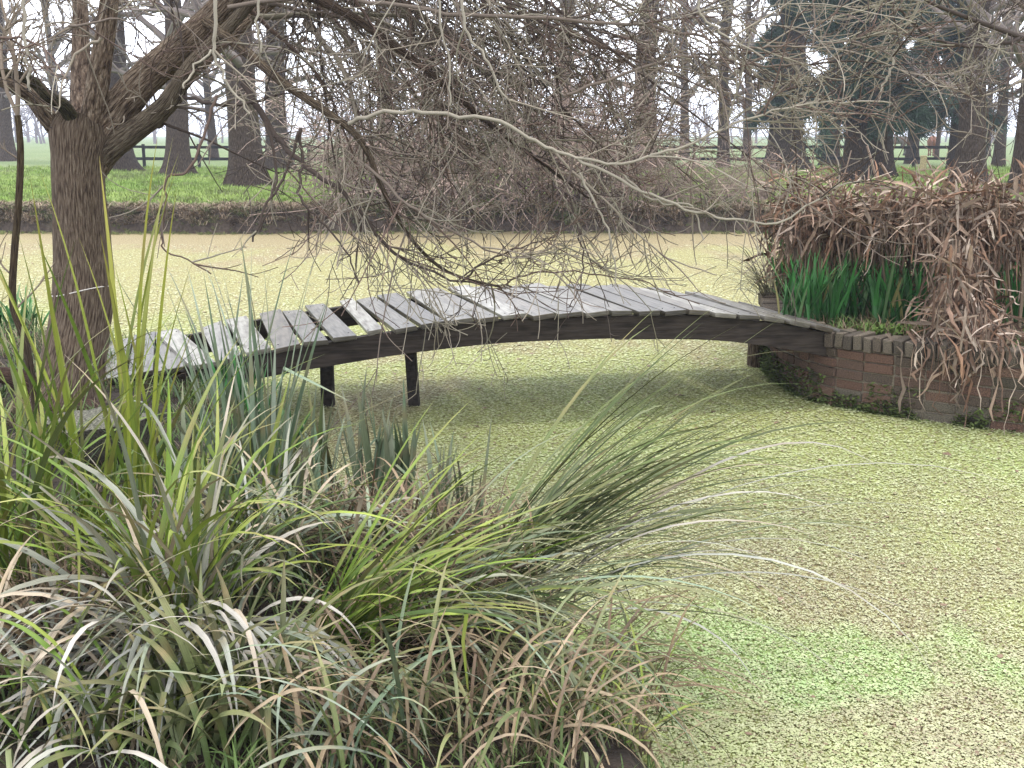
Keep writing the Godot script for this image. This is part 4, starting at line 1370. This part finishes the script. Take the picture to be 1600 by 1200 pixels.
# ------------------------------------------------------------------ near left bank
func build_near_bank() -> void:
	rng.seed = 4100
	# old flat topped stump in front of the tree
	var sp := spot(160, 790, 5.5)
	sp.y = land(sp.x, 5.5) - 0.17
	var t := thing("tree_stump", "low old stump with a flat grey top in front of the big tree", "stump", sp)
	var g := Geo.new()
	var sides := 40
	var rows := 9
	for k in rows + 1:
		var f := float(k) / rows
		for s in sides + 1:
			var a := TAU * s / sides
			var r := lerpf(0.15, 0.27, smoothstep(0.35, 0.8, f)) * (1.0 + 0.16 * n_a.get_noise_2d(cos(a) * 120, sin(a) * 120) + 0.10 * n_b.get_noise_3d(cos(a) * 300, sin(a) * 300, f * 260.0))
			var y := f * 0.40 + 0.02 * n_b.get_noise_2d(cos(a) * 200, sin(a) * 200)
			var nn := Vector3(cos(a), -0.3, sin(a)).normalized()
			g.put(Vector3(cos(a) * r, y, sin(a) * r * 0.8), nn, Color(0.30, 0.24, 0.22) if f < 0.6 else Color(0.45, 0.42, 0.38), Vector2(s * 0.1, f))
	for k in rows:
		for s in sides:
			var a := k * (sides + 1) + s
			g.quad(a, a + sides + 1, a + sides + 2, a + 1)
	part("foot", g.mesh(), M.stone, t)
	var tg := Geo.new()
	for ring in 7:
		for s in sides + 1:
			var a := TAU * s / sides
			var f := ring / 6.0
			var e := g.v[rows * (sides + 1) + s]
			var p := Vector3(0, 0.40, 0).lerp(e, f)
			p.y = lerpf(0.425, e.y, pow(f, 4.0)) + 0.012 * n_b.get_noise_2d(p.x * 900, p.z * 900)
			tg.put(p, Vector3(cos(a) * 0.3 * f * f, 1, sin(a) * 0.3 * f * f).normalized(), Color(1.0, 1.0, 0.93), Vector2(p.x, p.z))
	for ring in 6:
		for s in sides:
			var a := ring * (sides + 1) + s
			tg.quad(a, a + 1, a + sides + 2, a + sides + 1)
	part("cut_top", tg.mesh(), M.stone, t)
	# irises of the left bank
	for a in [[18, 560, 9.6, 0.5, "dark green iris clump at the left edge behind the sapling"], [52, 560, 9.9, 0.4, "dark green iris clump between the sapling and the big trunk"], [360, 660, 7.3, 0.42, "dark iris clump at the waterline under the left end of the bridge"], [398, 675, 7.25, 0.45, "dark iris clump standing in the water just left of the first bridge post"], [440, 690, 7.1, 0.5, "dark iris clump nearest the first bridge post at the shore"]]:
		var p := spot(a[0], a[1], a[2])
		p.y = maxf(land(p.x, a[2]), -0.03)
		iris_clump(a[4], p, 22, a[3], 0.1, "irises on the left shore", 0.9)
	# turf and weeds on the near bank
	var tuft := Geo.new()
	for k in 10: blade(tuft, Vector3(rr(-0.04, 0.04), 0, rr(-0.04, 0.04)), rr(0, TAU), rr(0.5, 1.4), rr(0.05, 0.13), 0.006, rr(0.5, 2.0), Color.WHITE, Color(1.2, 1.15, 1.0), 4)
	var mm := MultiMesh.new()
	mm.transform_format = MultiMesh.TRANSFORM_3D
	mm.use_colors = true
	mm.mesh = tuft.mesh()
	var where := []
	var tint := []
	for k in 9000:
		var d := rr(2.4, 11.0)
		var x := rr(-5.2, 0.8)
		var s := shore(x, d)
		if s < -0.02: continue
		if n_b.get_noise_2d(x * 90.0, d * 90.0) < -0.25: continue
		where.append(Transform3D(Basis(Vector3.UP, rr(0, TAU)).scaled(Vector3.ONE * rr(0.5, 1.4)), Vector3(x, land(x, d) - 0.01, -d)))
		tint.append((Color(0.12, 0.19, 0.055) if rng.randf() < 0.65 else Color(0.24, 0.19, 0.12)) * rr(0.6, 1.3))
	for k in 5000:   # and on the walled bank
		var x := rr(2.4, 9.0)
		var d := rr(6.6, 13.5)
		if not Geometry2D.is_point_in_polygon(Vector2(x, d), island) or n_b.get_noise_2d(x * 60.0, d * 60.0) < -0.2: continue
		where.append(Transform3D(Basis(Vector3.UP, rr(0, TAU)).scaled(Vector3.ONE * rr(0.6, 1.6)), Vector3(x, WALL_TOP - 0.08, -d)))
		tint.append((Color(0.15, 0.23, 0.06) if rng.randf() < 0.5 else Color(0.26, 0.19, 0.12)) * rr(0.6, 1.3))
	mm.instance_count = where.size()
	for k in where.size():
		mm.set_instance_transform(k, where[k]); mm.set_instance_color(k, tint[k])
	scatter("bank_turf", mm, M.leaf, "short green and straw coloured turf on the near banks", "grass")

# ------------------------------------------------------------------ foreground clumps
func clump(called: String, label: String, u: float, v: float, depth: float, count: int, spec: Dictionary) -> void:
	var o := spot(u, v, depth)
	o.y = maxf(minf(o.y, land(o.x, depth)), land(o.x, depth)) - 0.02
	var t := thing(called, label, "grass", o, "grass clumps on the near bank")
	single_blades(t, "blade", count, func(g: Geo, _k: int):
		var a := rr(spec.az[0], spec.az[1])
		var tones: Array = spec.tones
		var c: Color = tones[rng.randi() % tones.size()] * rr(0.75, 1.25)
		var tip: Color = c.lerp(spec.tip, rr(0.0, spec.get("dry", 0.6)))
		var sp: float = spec.spread
		blade(g, Vector3(rr(-sp, sp), rr(0, 0.05), rr(-sp, sp)), a, rr(spec.elev[0], spec.elev[1]), spec.long * rr(0.55, 1.15), rr(spec.wide[0], spec.wide[1]), rr(spec.droop[0], spec.droop[1]), c, tip, 12, rr(-0.6, 0.6), rr(0.35, 0.85) if rng.randf() < spec.get("kinked", 0.0) * 0.6 else 2.0, rr(-0.25, 0.25)), M.leaf)

func build_foreground() -> void:
	rng.seed = 5200
	var green := [Color(0.14, 0.24, 0.035), Color(0.21, 0.33, 0.045), Color(0.08, 0.14, 0.03), Color(0.29, 0.38, 0.06)]
	var blue := [Color(0.19, 0.27, 0.17), Color(0.27, 0.35, 0.24), Color(0.13, 0.19, 0.11), Color(0.33, 0.39, 0.30)]
	var pale := [Color(0.42, 0.43, 0.38), Color(0.52, 0.49, 0.43), Color(0.27, 0.31, 0.22), Color(0.52, 0.43, 0.32), Color(0.32, 0.34, 0.28)]
	var olive := [Color(0.10, 0.145, 0.045), Color(0.155, 0.20, 0.07), Color(0.21, 0.25, 0.12), Color(0.07, 0.10, 0.035)]
	var straw := [Color(0.36, 0.27, 0.17), Color(0.44, 0.34, 0.23), Color(0.25, 0.175, 0.115), Color(0.18, 0.125, 0.085)]
	var tan := Color(0.5, 0.38, 0.22)
	var every := [0.0, TAU]
	# world azimuth: 0 is right, -PI/2 is away, PI/2 is towards the viewer
	clump("grass_clump", "large arching clump of green and pale strap leaves in the bottom left corner", 285, 1040, 3.4, 130, {"az": every, "elev": [0.85, 1.5], "long": 1.05, "wide": [0.011, 0.023], "droop": [0.6, 2.4], "spread": 0.11, "tones": green + green + pale, "tip": tan, "kinked": 0.12})
	clump("grass_clump", "skirt of drooping pale grey leaves below the large corner clump", 290, 1080, 3.2, 85, {"az": [0.2, PI - 0.2], "elev": [0.6, 1.3], "long": 0.8, "wide": [0.011, 0.022], "droop": [2.2, 3.6], "spread": 0.13, "tones": pale, "tip": Color(0.5, 0.45, 0.4), "kinked": 0.15})
	clump("grass_clump", "green strap leaves rising at the left edge of the view", 30, 1010, 3.7, 75, {"az": every, "elev": [0.95, 1.5], "long": 1.1, "wide": [0.011, 0.022], "droop": [0.3, 1.6], "spread": 0.16, "tones": green, "tip": tan, "kinked": 0.05})
	clump("grass_clump", "pale drooping grass at the lower left edge of the view", 20, 1120, 3.2, 85, {"az": every, "elev": [0.5, 1.3], "long": 0.7, "wide": [0.008, 0.018], "droop": [1.8, 3.4], "spread": 0.18, "tones": pale + straw, "tip": tan, "kinked": 0.1})
	clump("reed_clump", "tall upright yellow green reed leaves left of the bridge", 212, 930, 3.9, 22, {"az": every, "elev": [1.3, 1.56], "long": 1.4, "wide": [0.014, 0.025], "droop": [0.0, 0.45], "spread": 0.12, "tones": [Color(0.24, 0.34, 0.04), Color(0.33, 0.40, 0.06), Color(0.16, 0.25, 0.04)], "tip": Color(0.4, 0.3, 0.08), "dry": 0.8})
	clump("reed_clump", "leaning yellow green reed leaves by the old stump", 110, 900, 4.1, 26, {"az": every, "elev": [0.95, 1.5], "long": 1.0, "wide": [0.013, 0.024], "droop": [0.0, 0.8], "spread": 0.18, "tones": green, "tip": tan})
	clump("reed_clump", "tall blue green reed leaves in front of the left bridge end", 395, 900, 4.6, 52, {"az": every, "elev": [1.3, 1.55], "long": 1.08, "wide": [0.013, 0.025], "droop": [0.0, 0.3], "spread": 0.13, "tones": blue, "tip": Color(0.4, 0.42, 0.3), "dry": 0.4, "kinked": 0.06})
	clump("reed_clump", "shorter blue green reed leaves at the foot of the tall ones", 345, 930, 4.4, 46, {"az": every, "elev": [1.05, 1.5], "long": 0.62, "wide": [0.014, 0.026], "droop": [0.0, 0.9], "spread": 0.16, "tones": blue + green, "tip": tan, "kinked": 0.1})
	clump("reed_clump", "stiff dark reed leaves with broken tips left of the middle of the bank", 600, 880, 5.1, 48, {"az": every, "elev": [1.3, 1.55], "long": 0.66, "wide": [0.02, 0.034], "droop": [0.0, 0.3], "spread": 0.13, "tones": [Color(0.12, 0.18, 0.10), Color(0.17, 0.24, 0.15), Color(0.09, 0.14, 0.07)], "tip": Color(0.4, 0.36, 0.26), "kinked": 0.25})
	clump("reed_clump", "stiff dark reed leaves with broken tips nearest the middle of the pond", 710, 890, 4.95, 44, {"az": every, "elev": [1.3, 1.55], "long": 0.64, "wide": [0.02, 0.034], "droop": [0.0, 0.3], "spread": 0.12, "tones": [Color(0.12, 0.18, 0.10), Color(0.19, 0.26, 0.16), Color(0.09, 0.14, 0.07)], "tip": Color(0.4, 0.36, 0.26), "kinked": 0.2})
	clump("reed_clump", "stiff reed leaves between the tall blue green ones and the broken ones", 480, 900, 4.85, 40, {"az": every, "elev": [1.2, 1.55], "long": 0.52, "wide": [0.016, 0.03], "droop": [0.0, 0.5], "spread": 0.13, "tones": blue + olive, "tip": Color(0.4, 0.36, 0.26), "kinked": 0.2})
	clump("grass_clump", "dark olive clump sweeping to the right over the water", 770, 1010, 4.1, 110, {"az": [-0.7, 0.5], "elev": [0.5, 1.05], "long": 1.4, "wide": [0.009, 0.018], "droop": [0.3, 1.4], "spread": 0.12, "tones": olive, "tip": Color(0.25, 0.22, 0.1), "dry": 0.4})
	clump("grass_clump", "thin long blades arching far out over the green raft of duckweed", 820, 1040, 3.9, 46, {"az": [-0.45, 0.6], "elev": [0.45, 0.85], "long": 1.6, "wide": [0.006, 0.011], "droop": [1.0, 2.2], "spread": 0.12, "tones": olive + pale, "tip": Color(0.35, 0.25, 0.15)})
	clump("grass_clump", "green fan of arching leaves in the bottom middle", 500, 1120, 3.4, 95, {"az": [-1.0, 0.8], "elev": [0.4, 1.1], "long": 0.9, "wide": [0.01, 0.02], "droop": [0.4, 1.8], "spread": 0.1, "tones": green, "tip": tan, "kinked": 0.05})
	clump("grass_clump", "pale blue leaves arching low over the bottom middle", 640, 1130, 3.5, 80, {"az": [-0.8, 1.0], "elev": [0.4, 1.0], "long": 1.15, "wide": [0.007, 0.016], "droop": [1.2, 2.6], "spread": 0.15, "tones": blue + olive, "tip": tan})
	clump("grass_clump", "mixed green and grey grass between the corner clump and the reeds", 430, 1000, 3.95, 110, {"az": every, "elev": [0.6, 1.45], "long": 0.72, "wide": [0.008, 0.018], "droop": [0.6, 2.6], "spread": 0.2, "tones": blue + olive + pale, "tip": tan, "kinked": 0.1})
	clump("grass_clump", "mixed grass with dry stems in the middle of the near bank", 620, 1010, 4.1, 100, {"az": every, "elev": [0.5, 1.4], "long": 0.6, "wide": [0.006, 0.014], "droop": [0.6, 2.6], "spread": 0.2, "tones": olive + straw + blue, "tip": tan, "kinked": 0.12})
	clump("grass_clump", "low dark grass at the water's edge in the bottom right of the bank", 880, 1150, 3.55, 90, {"az": [-1.2, 1.4], "elev": [0.3, 1.2], "long": 0.6, "wide": [0.005, 0.011], "droop": [1.0, 2.4], "spread": 0.16, "tones": olive + straw, "tip": tan})
	clump("grass_clump", "dense pale strap leaves along the bottom edge left of the corner clump", 110, 1250, 2.75, 90, {"az": every, "elev": [0.6, 1.4], "long": 0.7, "wide": [0.008, 0.017], "droop": [1.2, 3.2], "spread": 0.2, "tones": pale + olive + green, "tip": tan, "kinked": 0.1})
	clump("grass_clump", "dense dark green leaves along the bottom edge under the corner clump", 330, 1250, 2.8, 110, {"az": every, "elev": [0.7, 1.45], "long": 0.5, "wide": [0.014, 0.026], "droop": [0.6, 2.2], "spread": 0.18, "tones": olive, "tip": tan, "kinked": 0.1})
	clump("grass_clump", "dense olive leaves along the bottom edge below the green fan", 560, 1260, 2.8, 120, {"az": every, "elev": [0.6, 1.4], "long": 0.6, "wide": [0.007, 0.015], "droop": [1.0, 3.0], "spread": 0.2, "tones": olive + blue + straw, "tip": tan, "kinked": 0.08})
	clump("grass_clump", "dense olive leaves at the bottom edge nearest the water", 790, 1270, 2.85, 120, {"az": every, "elev": [0.5, 1.4], "long": 0.6, "wide": [0.006, 0.013], "droop": [1.0, 3.0], "spread": 0.2, "tones": olive + straw, "tip": tan, "kinked": 0.08})
	clump("grass_clump", "short grass on the bare tip of the bank at the bottom edge by the water", 945, 1215, 3.15, 120, {"az": every, "elev": [0.5, 1.4], "long": 0.42, "wide": [0.005, 0.011], "droop": [0.8, 2.6], "spread": 0.2, "tones": olive + straw + green, "tip": tan, "kinked": 0.08})
	# dry straw lying in between
	for a in [[560, 970, 4.3, "heap of pinkish dry straw among the reeds left of the middle"], [700, 1010, 4.2, "heap of dry straw at the foot of the dark olive clump"], [120, 1130, 3.3, "heap of dry straw under the pale grass at the lower left"], [700, 1130, 3.5, "heap of dry straw under the pale blue leaves at the bottom"]]:
		var o := spot(a[0], a[1], a[2])
		o.y = land(o.x, a[2]) - 0.01
		var t := thing("dry_straw", a[3], "straw", o, "dry straw on the near bank")
		var g := Geo.new()
		for k in 420:
			var c: Color = straw[rng.randi() % 4] * rr(0.5, 1.15)
			blade(g, Vector3(rng.randfn(0, 0.17), rr(0.0, 0.16), rng.randfn(0, 0.17)), rr(0, TAU), rr(-0.3, 1.2), rr(0.12, 0.4), rr(0.004, 0.010), rr(0.2, 2.0), c, c * 1.15, 4)
		part("straws", g.mesh(), M.dry, t, true)
